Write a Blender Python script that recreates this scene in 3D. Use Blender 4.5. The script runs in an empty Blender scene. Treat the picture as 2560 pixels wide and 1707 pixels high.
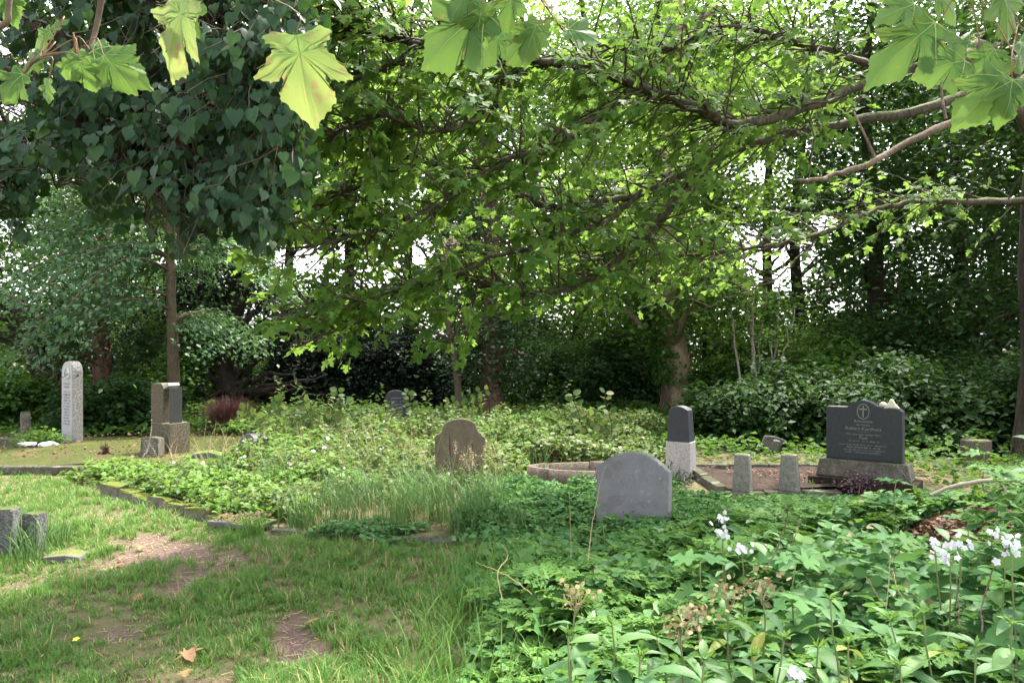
import bpy, bmesh, math
import numpy as np
from mathutils import Vector, Matrix

# ------------------------------------------------------------------ camera, sky, sun, exposure
SC = bpy.context.scene
COL = SC.collection
F, HV, CU, EYE = 1850.0, 880.0, 1280.0, 1.6          # focal length and horizon in photo pixels, eye height in metres
cam_d = bpy.data.cameras.new('camera')
cam_d.sensor_width = 36.0
cam_d.lens = 36.0 * F / 2560.0
cam_d.shift_y = (HV - 853.5) / 2560.0
cam_d.clip_start, cam_d.clip_end = 0.05, 2000.0
cam = bpy.data.objects.new('camera', cam_d)
cam.location = (0, 0, EYE)
cam.rotation_euler = (math.radians(90), 0, 0)
COL.objects.link(cam)
SC.camera = cam

SUN_EL, SUN_AZ = math.radians(60), math.radians(32)    # azimuth measured from +Y towards +X
SUN_STRENGTH, SKY_STRENGTH, EXPOSURE = 2.4, 0.15, 2.52
world = bpy.data.worlds.new('World')
SC.world = world
world.use_nodes = True
wn, wl = world.node_tree.nodes, world.node_tree.links
wn.clear()
sky = wn.new('ShaderNodeTexSky')
sky.sky_type = 'NISHITA'
sky.sun_disc = False
sky.sun_elevation, sky.sun_rotation = SUN_EL, SUN_AZ
sky.air_density, sky.dust_density, sky.ozone_density = 1.0, 4.0, 1.0
bw = wn.new('ShaderNodeRGBToBW')
veil = wn.new('ShaderNodeMix'); veil.data_type = 'RGBA'; veil.inputs['Factor'].default_value = 0.72   # thin white cloud over the whole sky
gain = wn.new('ShaderNodeMix'); gain.data_type = 'RGBA'; gain.blend_type = 'MULTIPLY'; gain.inputs['Factor'].default_value = 1.0
gain.inputs['B'].default_value = (1.5, 1.5, 1.5, 1)
bg = wn.new('ShaderNodeBackground'); bg.inputs['Strength'].default_value = SKY_STRENGTH
wo = wn.new('ShaderNodeOutputWorld')
wl.new(sky.outputs['Color'], bw.inputs['Color'])
wl.new(sky.outputs['Color'], veil.inputs['A'])
wl.new(bw.outputs['Val'], gain.inputs['A'])
wl.new(gain.outputs['Result'], veil.inputs['B'])
wl.new(veil.outputs['Result'], bg.inputs['Color'])
wl.new(bg.outputs['Background'], wo.inputs['Surface'])

sun_d = bpy.data.lights.new('sun', 'SUN')
sun_d.energy, sun_d.angle, sun_d.color = SUN_STRENGTH, math.radians(1.5), (1.0, 0.93, 0.80)
sun = bpy.data.objects.new('sun', sun_d)
sdir = Vector((math.sin(SUN_AZ) * math.cos(SUN_EL), math.cos(SUN_AZ) * math.cos(SUN_EL), math.sin(SUN_EL)))
sun.rotation_euler = (-sdir).to_track_quat('-Z', 'Y').to_euler()
sun.location = sdir * 60
COL.objects.link(sun)

SC.view_settings.view_transform = 'Standard'
SC.view_settings.look = 'None'
SC.view_settings.exposure = EXPOSURE
SC.view_settings.gamma = 1.0
SC.view_settings.use_curve_mapping = False
SC.render.engine = 'CYCLES'
cy = SC.cycles
cy.use_denoising = True
cy.max_bounces, cy.diffuse_bounces, cy.glossy_bounces, cy.transmission_bounces = 7, 4, 2, 6
cy.caustics_reflective = cy.caustics_refractive = False
cy.sample_clamp_indirect = 6.0

# ------------------------------------------------------------------ helpers
RNG = np.random.default_rng(11)
A = np.array

def P(u, v, d):
    """the point at depth d metres that stands at photo pixel (u, v)"""
    return A([(u - CU) / F * d, d, EYE - (v - HV) / F * d])

def G(u, v):
    """the ground point at photo pixel (u, v)"""
    d = EYE * F / (v - HV)
    return A([(u - CU) / F * d, d, 0.0])

def proj(p):
    p = np.atleast_2d(p)
    y = np.maximum(p[:, 1], 1e-3)
    return CU + F * p[:, 0] / y, HV - F * (p[:, 2] - EYE) / y

def nz(x, y, s=1.0, seed=0.0):
    """smooth pseudo noise, about -1..1"""
    x, y = np.asarray(x, float) * s + seed * 3.17, np.asarray(y, float) * s + seed * 1.73
    return (np.sin(x * 1.0 + 1.3 * np.sin(y * 0.9 + seed)) + np.sin(y * 1.21 + 1.1 * np.sin(x * 1.07 + 2 * seed))
            + 0.5 * np.sin(2.3 * x + 1.9 * y + seed) + 0.5 * np.sin(2.7 * y - 2.1 * x + 1.7)) / 3.0

def inside(poly, x, y):
    poly = np.asarray(poly, float)
    c = np.zeros(np.shape(x), bool)
    j = len(poly) - 1
    for i in range(len(poly)):
        xi, yi, xj, yj = *poly[i], *poly[j]
        c ^= ((yi > y) != (yj > y)) & (x < (xj - xi) * (y - yi) / (yj - yi + 1e-12) + xi)
        j = i
    return c

def unit(v):
    v = np.asarray(v, float)
    return v / np.maximum(np.linalg.norm(v, axis=-1, keepdims=True), 1e-9)

def frames(d, n):
    """rotation matrices whose Y column is d and whose Z column is close to n"""
    y = unit(d)
    x = unit(np.cross(y, n))
    z = np.cross(x, y)
    return np.stack([x, y, z], -1)

def mesh_np(name, V, faces, smooth=False):
    """faces: list of integer arrays, each (n, k)"""
    me = bpy.data.meshes.new(name)
    V = np.asarray(V, np.float32)
    faces = [np.asarray(f, np.int32) for f in faces if len(f)]
    me.vertices.add(len(V))
    me.vertices.foreach_set('co', V.ravel())
    nl = sum(f.size for f in faces)
    npoly = sum(len(f) for f in faces)
    me.loops.add(nl)
    me.polygons.add(npoly)
    me.loops.foreach_set('vertex_index', np.concatenate([f.ravel() for f in faces]))
    starts, o = [], 0
    for f in faces:
        starts.append(o + np.arange(len(f)) * f.shape[1])
        o += f.size
    me.polygons.foreach_set('loop_start', np.concatenate(starts).astype(np.int32))
    me.update(calc_edges=True)
    if smooth:
        me.polygons.foreach_set('use_smooth', np.ones(npoly, bool))
    return me

class MB:
    """collects tubes and other pieces of ONE part"""
    def __init__(s): s.V, s.Fq, s.Ft, s.n = [], [], [], 0
    def add(s, V, quads=None, tris=None):
        s.V.append(np.asarray(V, float))
        if quads is not None and len(quads): s.Fq.append(np.asarray(quads) + s.n)
        if tris is not None and len(tris): s.Ft.append(np.asarray(tris) + s.n)
        s.n += len(V)
    def tube(s, path, radii, sides=6, rough=0.0, seed=0.0, cap=True):
        path = np.asarray(path, float)
        radii = np.broadcast_to(np.asarray(radii, float), (len(path),))
        t = unit(np.gradient(path, axis=0))
        ref = A([0.0, 0.0, 1.0]) if abs(t[0][2]) < 0.8 else A([0.0, 1.0, 0.0])
        a = unit(np.cross(t, ref)); b = np.cross(t, a)
        th = np.linspace(0, 2 * np.pi, sides, endpoint=False)
        k = np.arange(len(path))[:, None]
        r = radii[:, None] * (1 + rough * nz(np.cos(th)[None] * 2 + 0 * k, np.sin(th)[None] * 2 + k * 0.35, 1.6, seed))
        V = path[:, None] + (a[:, None] * np.cos(th)[None, :, None] + b[:, None] * np.sin(th)[None, :, None]) * r[..., None]
        n = len(path)
        i = np.arange(n - 1)[:, None] * sides + np.arange(sides)[None]
        j = np.arange(n - 1)[:, None] * sides + (np.arange(sides)[None] + 1) % sides
        q = np.stack([i, j, j + sides, i + sides], -1).reshape(-1, 4)
        V = V.reshape(-1, 3)
        tr = None
        if cap:
            V = np.vstack([V, path[-1] + t[-1] * radii[-1] * 0.4])
            e = (n - 1) * sides
            tr = np.stack([e + np.arange(sides), e + (np.arange(sides) + 1) % sides, np.full(sides, n * sides)], -1)
        s.add(V, q, tr)
    def mesh(s, name, off=(0, 0, 0), smooth=True):
        fs = []
        if s.Fq: fs.append(np.vstack(s.Fq))
        if s.Ft: fs.append(np.vstack(s.Ft))
        return mesh_np(name, np.vstack(s.V) - A(off), fs, smooth)

def smoothpath(pts, n, jit=0.0, rng=RNG):
    """resample a polyline with a Catmull-Rom spline; columns beyond xyz (radius) come along"""
    pts = np.asarray(pts, float)
    p = np.vstack([2 * pts[0] - pts[1], pts, 2 * pts[-1] - pts[-2]])
    out = []
    ts = np.linspace(0, len(pts) - 1, n)
    for t in ts:
        i = min(int(t), len(pts) - 2); f = t - i
        p0, p1, p2, p3 = p[i], p[i + 1], p[i + 2], p[i + 3]
        out.append(0.5 * ((2 * p1) + (-p0 + p2) * f + (2 * p0 - 5 * p1 + 4 * p2 - p3) * f * f + (-p0 + 3 * p1 - 3 * p2 + p3) * f ** 3))
    out = A(out)
    if jit:
        j = rng.normal(0, jit, (n, 3)); j[0] = 0
        out[:, :3] += j
    return out

def batch(tmpl, pos, R, s):
    """many copies of a small template as one vertex and face array"""
    V, T = tmpl
    pos = np.asarray(pos, float)
    s = np.asarray(s, float)
    if s.ndim == 1: s = s[:, None]
    W = np.einsum('nij,kj->nki', R, V) * s[:, None, :] + pos[:, None]
    T2 = T[None] + (np.arange(len(pos)) * len(V))[:, None, None]
    return W.reshape(-1, 3), T2.reshape(-1, 3)

def link(o):
    COL.objects.link(o)
    return o

def tag(o, label=None, cat=None, group=None, kind=None):
    if label: o['label'] = label
    if cat: o['category'] = cat
    if group: o['group'] = group
    if kind: o['kind'] = kind
    return o

def thing(name, label, cat, loc=(0, 0, 0), rz=0.0, group=None):
    o = link(bpy.data.objects.new(name, None))
    o.empty_display_size = 0.1
    o.location = loc
    o.rotation_euler = (0, 0, rz)
    return tag(o, label, cat, group)

def obj(name, me, mat=None, parent=None, loc=None, rot=None):
    o = link(bpy.data.objects.new(name, me))
    if mat is not None and not me.materials:
        me.materials.append(mat)
    if parent is not None: o.parent = parent
    if loc is not None: o.location = loc
    if rot is not None: o.rotation_euler = rot
    return o

# ------------------------------------------------------------------ materials
def new_mat(name):
    m = bpy.data.materials.new(name)
    m.use_nodes = True
    n, l = m.node_tree.nodes, m.node_tree.links
    n.clear()
    out = n.new('ShaderNodeOutputMaterial')
    return m, n, l, out

def ramp(n, stops):
    r = n.new('ShaderNodeValToRGB')
    e = r.color_ramp.elements
    while len(e) > 1: e.remove(e[-1])
    e[0].position, e[0].color = stops[0][0], (*stops[0][1], 1)
    for p, c in stops[1:]:
        x = e.new(p); x.color = (*c, 1)
    return r

def leaf_mat(name, cols, back, trans=0.35, rough=0.45, spec=0.4, spots=None, heart=None):
    """leaf colours picked per leaf; light passes through the blade"""
    m, n, l, out = new_mat(name)
    geo = n.new('ShaderNodeNewGeometry'); oi = n.new('ShaderNodeObjectInfo')
    add = n.new('ShaderNodeMath'); add.operation = 'ADD'
    fr = n.new('ShaderNodeMath'); fr.operation = 'FRACT'
    l.new(geo.outputs['Random Per Island'], add.inputs[0]); l.new(oi.outputs['Random'], add.inputs[1]); l.new(add.outputs[0], fr.inputs[0])
    k = len(cols)
    rp = ramp(n, [(i / max(k - 1, 1), c) for i, c in enumerate(cols)])
    l.new(fr.outputs[0], rp.inputs['Fac'])
    col = rp.outputs['Color']
    if heart:      # greener blade around the stalk and main veins
        tch = n.new('ShaderNodeTexCoord'); dst = n.new('ShaderNodeVectorMath'); dst.operation = 'DISTANCE'; dst.inputs[1].default_value = (0, .18, 0)
        nh = n.new('ShaderNodeTexNoise'); nh.inputs['Scale'].default_value = 5.0; l.new(tch.outputs['Object'], nh.inputs['Vector']); l.new(tch.outputs['Object'], dst.inputs[0])
        ah = n.new('ShaderNodeMath'); ah.operation = 'MULTIPLY_ADD'; ah.inputs[1].default_value = .5; l.new(nh.outputs['Fac'], ah.inputs[0]); l.new(dst.outputs['Value'], ah.inputs[2])
        rh = ramp(n, [(.3, (1, 1, 1)), (.85, (0, 0, 0))]); l.new(ah.outputs[0], rh.inputs['Fac'])
        mh = n.new('ShaderNodeMix'); mh.data_type = 'RGBA'; l.new(rh.outputs['Color'], mh.inputs['Factor']); l.new(col, mh.inputs['A']); mh.inputs['B'].default_value = (*heart, 1)
        col = mh.outputs['Result']
    if spots:
        tc = n.new('ShaderNodeTexCoord'); no = n.new('ShaderNodeTexNoise'); no.inputs['Scale'].default_value = spots[1]; no.inputs['Detail'].default_value = 3
        l.new(tc.outputs['Object'], no.inputs['Vector'])
        r2 = ramp(n, [(spots[2], (0, 0, 0)), (spots[2] + 0.06, (1, 1, 1))])
        l.new(no.outputs['Fac'], r2.inputs['Fac'])
        mx = n.new('ShaderNodeMix'); mx.data_type = 'RGBA'
        l.new(r2.outputs['Color'], mx.inputs['Factor']); l.new(col, mx.inputs['A']); mx.inputs['B'].default_value = (*spots[0], 1)
        col = mx.outputs['Result']
    bs = n.new('ShaderNodeBsdfPrincipled')
    bs.inputs['Roughness'].default_value = rough
    bs.inputs['Specular IOR Level'].default_value = spec
    l.new(col, bs.inputs['Base Color'])
    tr = n.new('ShaderNodeBsdfTranslucent')
    tm = n.new('ShaderNodeMix'); tm.data_type = 'RGBA'; tm.inputs['Factor'].default_value = 0.55
    l.new(col, tm.inputs['A']); tm.inputs['B'].default_value = (*back, 1)
    l.new(tm.outputs['Result'], tr.inputs['Color'])
    ms = n.new('ShaderNodeMixShader'); ms.inputs['Fac'].default_value = trans
    l.new(bs.outputs[0], ms.inputs[1]); l.new(tr.outputs[0], ms.inputs[2]); l.new(ms.outputs[0], out.inputs['Surface'])
    return m

def solid_mat(name, cols, scale=6.0, rough=0.85, spec=0.3, bump=0.3, bscale=40.0, stretch=(1, 1, 1), moss=None, streak=None, detail=6.0, fine=None, lichen=None):
    """stone, bark, soil: a noise ramp with bump; optional moss on upward faces, optional dark streaks running down"""
    m, n, l, out = new_mat(name)
    tc = n.new('ShaderNodeTexCoord'); mp = n.new('ShaderNodeMapping'); mp.inputs['Scale'].default_value = stretch
    l.new(tc.outputs['Object'], mp.inputs['Vector'])
    no = n.new('ShaderNodeTexNoise'); no.inputs['Scale'].default_value = scale; no.inputs['Detail'].default_value = detail
    no.inputs['Roughness'].default_value = 0.65
    l.new(mp.outputs[0], no.inputs['Vector'])
    k = len(cols)
    rp = ramp(n, [(0.3 + 0.4 * i / max(k - 1, 1), c) for i, c in enumerate(cols)])
    l.new(no.outputs['Fac'], rp.inputs['Fac'])
    col = rp.outputs['Color']
    n2 = n.new('ShaderNodeTexNoise'); n2.inputs['Scale'].default_value = bscale; n2.inputs['Detail'].default_value = 4
    l.new(mp.outputs[0], n2.inputs['Vector'])
    if fine:
        r3 = ramp(n, [(0.35, (fine, fine, fine)), (0.65, (1, 1, 1))])
        l.new(n2.outputs['Fac'], r3.inputs['Fac'])
        mf = n.new('ShaderNodeMix'); mf.data_type = 'RGBA'; mf.blend_type = 'MULTIPLY'; mf.inputs['Factor'].default_value = 1
        l.new(col, mf.inputs['A']); l.new(r3.outputs['Color'], mf.inputs['B'])
        col = mf.outputs['Result']
    if streak:
        ms_ = n.new('ShaderNodeMapping'); ms_.inputs['Scale'].default_value = (22, 22, 1.6)
        l.new(tc.outputs['Object'], ms_.inputs['Vector'])
        n3 = n.new('ShaderNodeTexNoise'); n3.inputs['Scale'].default_value = 1.0; n3.inputs['Detail'].default_value = 3
        l.new(ms_.outputs[0], n3.inputs['Vector'])
        r4 = ramp(n, [(streak[1], (0, 0, 0)), (streak[1] + 0.1, (1, 1, 1))])
        l.new(n3.outputs['Fac'], r4.inputs['Fac'])
        mx = n.new('ShaderNodeMix'); mx.data_type = 'RGBA'
        l.new(r4.outputs['Color'], mx.inputs['Factor']); l.new(col, mx.inputs['A']); mx.inputs['B'].default_value = (*streak[0], 1)
        col = mx.outputs['Result']
    for lc, lth, lsc in (lichen or []):
        nl = n.new('ShaderNodeTexNoise'); nl.inputs['Scale'].default_value = lsc; nl.inputs['Detail'].default_value = 7; nl.inputs['Roughness'].default_value = .7
        mpl = n.new('ShaderNodeMapping'); mpl.inputs['Location'].default_value = (lsc, lth * 7, 3); l.new(tc.outputs['Object'], mpl.inputs['Vector']); l.new(mpl.outputs[0], nl.inputs['Vector'])
        rl = ramp(n, [(lth, (0, 0, 0)), (lth + .07, (1, 1, 1))]); l.new(nl.outputs['Fac'], rl.inputs['Fac'])
        ml = n.new('ShaderNodeMix'); ml.data_type = 'RGBA'; l.new(rl.outputs['Color'], ml.inputs['Factor']); l.new(col, ml.inputs['A']); ml.inputs['B'].default_value = (*lc, 1)
        col = ml.outputs['Result']
    if moss:
        geo = n.new('ShaderNodeNewGeometry'); sx = n.new('ShaderNodeSeparateXYZ')
        l.new(geo.outputs['Normal'], sx.inputs[0])
        n4 = n.new('ShaderNodeTexNoise'); n4.inputs['Scale'].default_value = moss[2]; n4.inputs['Detail'].default_value = 4
        l.new(tc.outputs['Object'], n4.inputs['Vector'])
        ad = n.new('ShaderNodeMath'); ad.operation = 'MULTIPLY_ADD'; ad.inputs[1].default_value = 0.5
        l.new(sx.outputs['Z'], ad.inputs[0]); l.new(n4.outputs['Fac'], ad.inputs[2])
        r5 = ramp(n, [(moss[1], (0, 0, 0)), (moss[1] + 0.12, (1, 1, 1))])
        l.new(ad.outputs[0], r5.inputs['Fac'])
        mx = n.new('ShaderNodeMix'); mx.data_type = 'RGBA'
        l.new(r5.outputs['Color'], mx.inputs['Factor']); l.new(col, mx.inputs['A'])
        r6 = ramp(n, [(0.3, tuple(c * 0.6 for c in moss[0])), (0.7, moss[0])]); l.new(n2.outputs['Fac'], r6.inputs['Fac'])
        l.new(r6.outputs['Color'], mx.inputs['B'])
        col = mx.outputs['Result']
    bs = n.new('ShaderNodeBsdfPrincipled')
    bs.inputs['Roughness'].default_value = rough
    bs.inputs['Specular IOR Level'].default_value = spec
    l.new(col, bs.inputs['Base Color'])
    if bump:
        bu = n.new('ShaderNodeBump'); bu.inputs['Strength'].default_value = bump; bu.inputs['Distance'].default_value = 0.02
        l.new(n2.outputs['Fac'], bu.inputs['Height']); l.new(bu.outputs[0], bs.inputs['Normal'])
    l.new(bs.outputs[0], out.inputs['Surface'])
    return m

M = {}
# foliage
M['maple'] = leaf_mat('maple_leaf', [(.048, .12, .026), (.066, .15, .03), (.086, .175, .034), (.115, .20, .038), (.07, .145, .028)], (.27, .42, .065), .56, .55, .12)
M['maple_hero'] = leaf_mat('maple_leaf_yellowing', [(.07, .15, .035), (.095, .18, .042), (.055, .13, .032), (.08, .165, .038)], (.19, .30, .05), .36, .5, .2, spots=((.20, .14, .05), 9.0, .62), heart=(.045, .125, .03))
M['maple_yellow'] = leaf_mat('maple_leaf_yellow', [(.19, .25, .07), (.22, .27, .085)], (.28, .34, .09), .4, .5, .2, spots=((.24, .13, .09), 5.0, .60), heart=(.10, .21, .05))
M['vein'] = leaf_mat('leaf_vein', [(.22, .32, .09), (.26, .34, .10)], (.3, .38, .1), .2)
M['petiole'] = solid_mat('petiole', [(.16, .065, .035), (.20, .13, .045)], 8, .6, bump=0)
M['lime'] = leaf_mat('lime_leaf', [(.012, .040, .018), (.020, .056, .024), (.030, .072, .034), (.018, .050, .024), (.040, .09, .026)], (.10, .22, .02), .24, .5, .22)
M['young_lime'] = leaf_mat('young_lime_leaf', [(.045, .11, .052), (.065, .14, .066), (.095, .18, .085), (.055, .125, .056)], (.15, .28, .06), .32, .5, .3)
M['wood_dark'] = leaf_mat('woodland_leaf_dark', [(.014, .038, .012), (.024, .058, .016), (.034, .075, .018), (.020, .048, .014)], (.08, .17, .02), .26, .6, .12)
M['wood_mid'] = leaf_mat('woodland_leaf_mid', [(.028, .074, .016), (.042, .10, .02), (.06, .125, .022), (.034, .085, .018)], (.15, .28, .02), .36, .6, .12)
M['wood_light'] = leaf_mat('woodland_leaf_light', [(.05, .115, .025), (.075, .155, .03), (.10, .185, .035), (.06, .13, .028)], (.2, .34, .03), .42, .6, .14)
M['yew'] = leaf_mat('yew_needles', [(.006, .013, .007), (.010, .020, .010), (.008, .016, .008)], (.015, .03, .008), .08, .7, .1)
M['ivy'] = leaf_mat('ivy_leaf', [(.018, .045, .016), (.030, .068, .022), (.042, .085, .026)], (.07, .13, .02), .16, .45, .3)
M['bramble'] = leaf_mat('bramble_leaf', [(.03, .075, .018), (.055, .11, .027), (.085, .145, .036), (.11, .165, .05), (.17, .175, .07), (.07, .13, .03), (.04, .095, .022)], (.21, .29, .045), .34, .55, .2)
M['herb'] = leaf_mat('herb_leaf', [(0.0514, 0.1392, 0.043), (0.0784, 0.1898, 0.0603), (0.1069, 0.2277, 0.0689), (0.0641, 0.1645, 0.0603), (0.1426, 0.253, 0.0647)], (0.1854, 0.3669, 0.0718), .32, .6, .13)
M['herb_light'] = leaf_mat('herb_leaf_light', [(0.0832, 0.1802, 0.0345), (0.1188, 0.2226, 0.0432), (0.1544, 0.2491, 0.0555)], (0.2376, 0.3816, 0.0493), .34, .6, .13)
M['fern'] = leaf_mat('feathery_leaf', [(0.0713, 0.1725, 0.0401), (0.0998, 0.2094, 0.046), (0.1283, 0.2402, 0.0546)], (0.2138, 0.3819, 0.0574), .32, .6, .12)
M['soap'] = leaf_mat('soapwort_leaf', [(0.0522, 0.132, 0.0468), (0.072, 0.165, 0.0555), (0.0621, 0.1485, 0.0419), (0.1056, 0.209, 0.0555)], (0.1739, 0.33, 0.0616), .28, .5, .25)
M['soap_yellow'] = leaf_mat('soapwort_leaf_yellow', [(.30, .30, .06), (.20, .28, .05)], (.36, .36, .07), .3, .5, .25, spots=((.2, .12, .04), 6.0, .6))
M['stem'] = solid_mat('green_stem', [(.10, .15, .05), (.16, .18, .07)], 10, .6, bump=0)
M['dry'] = leaf_mat('dry_stalk', [(.30, .22, .12), (.38, .30, .18), (.24, .17, .09)], (.3, .22, .12), .15, .7, .2)
M['seed'] = leaf_mat('dry_seed_head', [(.20, .15, .08), (.28, .25, .12), (.16, .10, .06), (.32, .31, .15)], (.3, .25, .1), .2, .7, .2)
M['grass'] = leaf_mat('grass_blade', [(0.0572, 0.1455, 0.0275), (0.0836, 0.1892, 0.0352), (0.1056, 0.2182, 0.044), (0.132, 0.2279, 0.055), (0.088, 0.194, 0.0462)], (0.1936, 0.3686, 0.055), .34, .55, .2)
M['grass_dry'] = leaf_mat('straw_blade', [(.30, .25, .11), (.38, .32, .16), (.22, .21, .09)], (.3, .26, .12), .2, .6, .2)
M['tallgrass'] = leaf_mat('tall_grass_blade', [(.055, .125, .04), (.075, .155, .05), (.095, .18, .055), (.05, .115, .032)], (.16, .30, .05), .3, .55, .25)
M['litter'] = leaf_mat('leaf_litter', [(.09, .05, .03), (.14, .08, .05), (.19, .11, .07), (.06, .035, .025), (.24, .15, .10)], (.2, .1, .05), .1, .75, .2)
M['fallen'] = leaf_mat('fallen_leaf', [(.40, .20, .08), (.34, .15, .06), (.30, .20, .12)], (.4, .2, .05), .2, .6, .3)
M['petal'] = leaf_mat('white_petal', [(.62, .62, .65), (.50, .50, .54)], (.55, .57, .6), .25, .6, .2)
M['yellow'] = leaf_mat('yellow_petal', [(.75, .62, .06)], (.7, .6, .05), .2, .5, .3)
M['heather'] = leaf_mat('dark_red_tuft', [(.09, .035, .035), (.14, .06, .055), (.06, .025, .028), (.2, .11, .09)], (.15, .05, .04), .15, .7, .2)
M['juniper'] = leaf_mat('fir_sprig', [(.012, .03, .016), (.02, .045, .022)], (.03, .06, .02), .1, .55, .3)
M['dead_petal'] = leaf_mat('dried_blossom', [(.10, .035, .05), (.16, .10, .12), (.22, .18, .18), (.07, .03, .03)], (.1, .05, .05), .1, .8, .2)
# wood
M['bark_maple'] = solid_mat('maple_bark', [(.045, .038, .027), (.085, .072, .052), (.13, .11, .082)], 5, .9, .2, .7, 30, (1, 1, .5), moss=((.09, .11, .03), .74, 9), fine=.45)
M['bark_twig'] = solid_mat('twig_bark', [(.05, .042, .03), (.09, .075, .05)], 10, .9, .2, 0)
M['bark_dark'] = solid_mat('dark_bark', [(.025, .02, .015), (.05, .04, .03), (.075, .06, .045)], 4, .95, .15, .8, 24, (1, 1, .35), fine=.5)
M['bark_red'] = solid_mat('red_brown_bark', [(.10, .055, .04), (.17, .10, .075), (.22, .14, .105)], 5, .92, .15, .8, 26, (1, 1, .3), fine=.5)
M['bark_pale'] = solid_mat('pale_bark', [(.20, .145, .095), (.30, .225, .155), (.36, .28, .20)], 4, .92, .15, .8, 26, (1, 1, .3), fine=.6)
M['bark_lime'] = solid_mat('lime_bark', [(.10, .075, .05), (.16, .125, .085)], 6, .9, .15, .5, 30, (1, 1, .4), fine=.6)
M['deadwood'] = solid_mat('dead_branch', [(.08, .055, .038), (.14, .10, .072), (.26, .20, .155)], 7, .85, .2, .5, 40, (1, 1, 1), fine=.6)
M['twig_grey'] = solid_mat('grey_branch', [(.22, .18, .14), (.36, .31, .26)], 12, .85, .2, .4, 60)
# stone
M['granite_pale'] = solid_mat('pale_rough_granite', [(.26, .24, .21), (.38, .355, .33), (.48, .455, .43)], 34, .9, .2, .9, 55, fine=.55)
M['granite_lilac'] = solid_mat('pale_smooth_granite', [(.36, .345, .36), (.42, .405, .42)], 24, .6, .4, .1, 90)
M['lettering_dark'] = solid_mat('dark_lettering', [(.10, .095, .10), (.13, .12, .13)], 20, .7, bump=0)
M['carving_white'] = solid_mat('white_carving', [(.62, .60, .62), (.7, .68, .7)], 20, .7, bump=0)
M['stone_tan'] = solid_mat('tan_shelly_stone', [(.095, .08, .055), (.15, .127, .09), (.20, .172, .125)], 30, .92, .2, .7, 60, fine=.6, streak=((.07, .06, .045), .66))
M['stone_dark_polished'] = solid_mat('dark_polished_stone', [(.045, .043, .046), (.065, .062, .066)], 40, .22, .5, .03, 90)
M['stone_brown'] = solid_mat('brown_sandstone', [(.135, .105, .075), (.17, .135, .10), (.20, .16, .125)], 9, .93, .2, .4, 70, fine=.75, streak=((.05, .042, .035), .60), moss=((.07, .08, .04), .82, 9), lichen=[((.22, .20, .165), .64, 12), ((.09, .08, .06), .60, 4)])
M['stone_grey'] = solid_mat('grey_slate_stone', [(.17, .165, .17), (.205, .20, .21), (.235, .225, .235)], 7, .75, .3, .25, 90, fine=.75, moss=((.12, .17, .11), .84, 12), lichen=[((.15, .142, .14), .52, 3), ((.26, .255, .25), .60, 16), ((.12, .112, .095), .60, 7)])
M['stone_black'] = solid_mat('black_granite', [(.016, .018, .022), (.024, .027, .032), (.032, .035, .040)], 26, .42, .4, .05, 90, fine=.7)
M['stone_blackmatt'] = solid_mat('matt_black_stone', [(.030, .031, .038), (.042, .042, .052)], 12, .55, .35, .1, 80)
M['letter_grey'] = solid_mat('worn_letter_fill', [(.15, .145, .135), (.22, .21, .19)], 40, .8, bump=0)
M['stone_base'] = solid_mat('pale_pink_granite', [(.36, .32, .31), (.46, .42, .41), (.52, .48, .47)], 40, .85, .25, .4, 80, fine=.7)
M['stone_plinth'] = solid_mat('weathered_concrete', [(.09, .08, .065), (.15, .135, .11), (.24, .22, .19)], 9, .95, .15, .6, 50, fine=.6, moss=((.06, .07, .035), .85, 6))
M['stone_post'] = solid_mat('granite_post', [(.17, .155, .13), (.25, .235, .205), (.31, .295, .26)], 14, .92, .2, .6, 70, fine=.6, moss=((.14, .16, .07), .88, 8))
M['stone_post_grey'] = solid_mat('grey_granite_post', [(.075, .075, .075), (.14, .14, .14), (.21, .21, .21)], 20, .92, .2, .7, 60, fine=.55, moss=((.08, .10, .03), .78, 8))
M['stone_pink'] = solid_mat('pink_cement', [(.13, .095, .08), (.20, .155, .135), (.27, .22, .195)], 9, .95, .15, .7, 60, fine=.6)
M['stone_kerb'] = solid_mat('old_kerb', [(.12, .10, .08), (.19, .165, .14), (.25, .225, .20)], 10, .95, .15, .7, 60, fine=.6, moss=((.105, .13, .022), .66, 6))
M['stone_slab'] = solid_mat('worn_grey_slab', [(.09, .085, .08), (.16, .15, .14)], 10, .85, .25, .3, 60, fine=.8, moss=((.11, .135, .025), .86, 5))
M['soil'] = solid_mat('grave_soil', [(.028, .019, .015), (.05, .035, .028), (.075, .053, .043)], 8, .97, .1, .8, 30, fine=.5)
M['moss_bed'] = solid_mat('moss_over_soil', [(.075, .055, .038), (.07, .068, .025), (.05, .068, .015), (.085, .08, .026), (.115, .085, .058)], 1.6, .97, .1, .6, 40, fine=.65)
M['cream'] = solid_mat('cream_ceramic', [(.60, .52, .38), (.72, .66, .52)], 12, .6, .3, .2, 40)
M['red_glass'] = solid_mat('red_lantern_glass', [(.35, .012, .02), (.45, .02, .03)], 6, .2, .5, 0)
M['black_plastic'] = solid_mat('dark_lantern_cap', [(.03, .03, .03), (.05, .05, .05)], 6, .5, .4, 0)
M['paper'] = solid_mat('white_paper', [(.62, .64, .68), (.76, .78, .82)], 9, .7, .3, 0)

# ------------------------------------------------------------------ leaf templates (base at the origin, tip along +Y, upper face +Z)
def fan(right, centre, zf):
    r = [tuple(p) for p in right]
    left = [(-x, y) for x, y in r[::-1] if abs(x) > 1e-6]
    ring = r + left
    V = A([(centre[0], centre[1], 0.0)] + [(x, y, zf(x, y)) for x, y in ring])
    n = len(ring)
    T = A([(0, 1 + (i + 1) % n, 1 + i) for i in range(n)])
    return V, T[:, ::-1]

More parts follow.
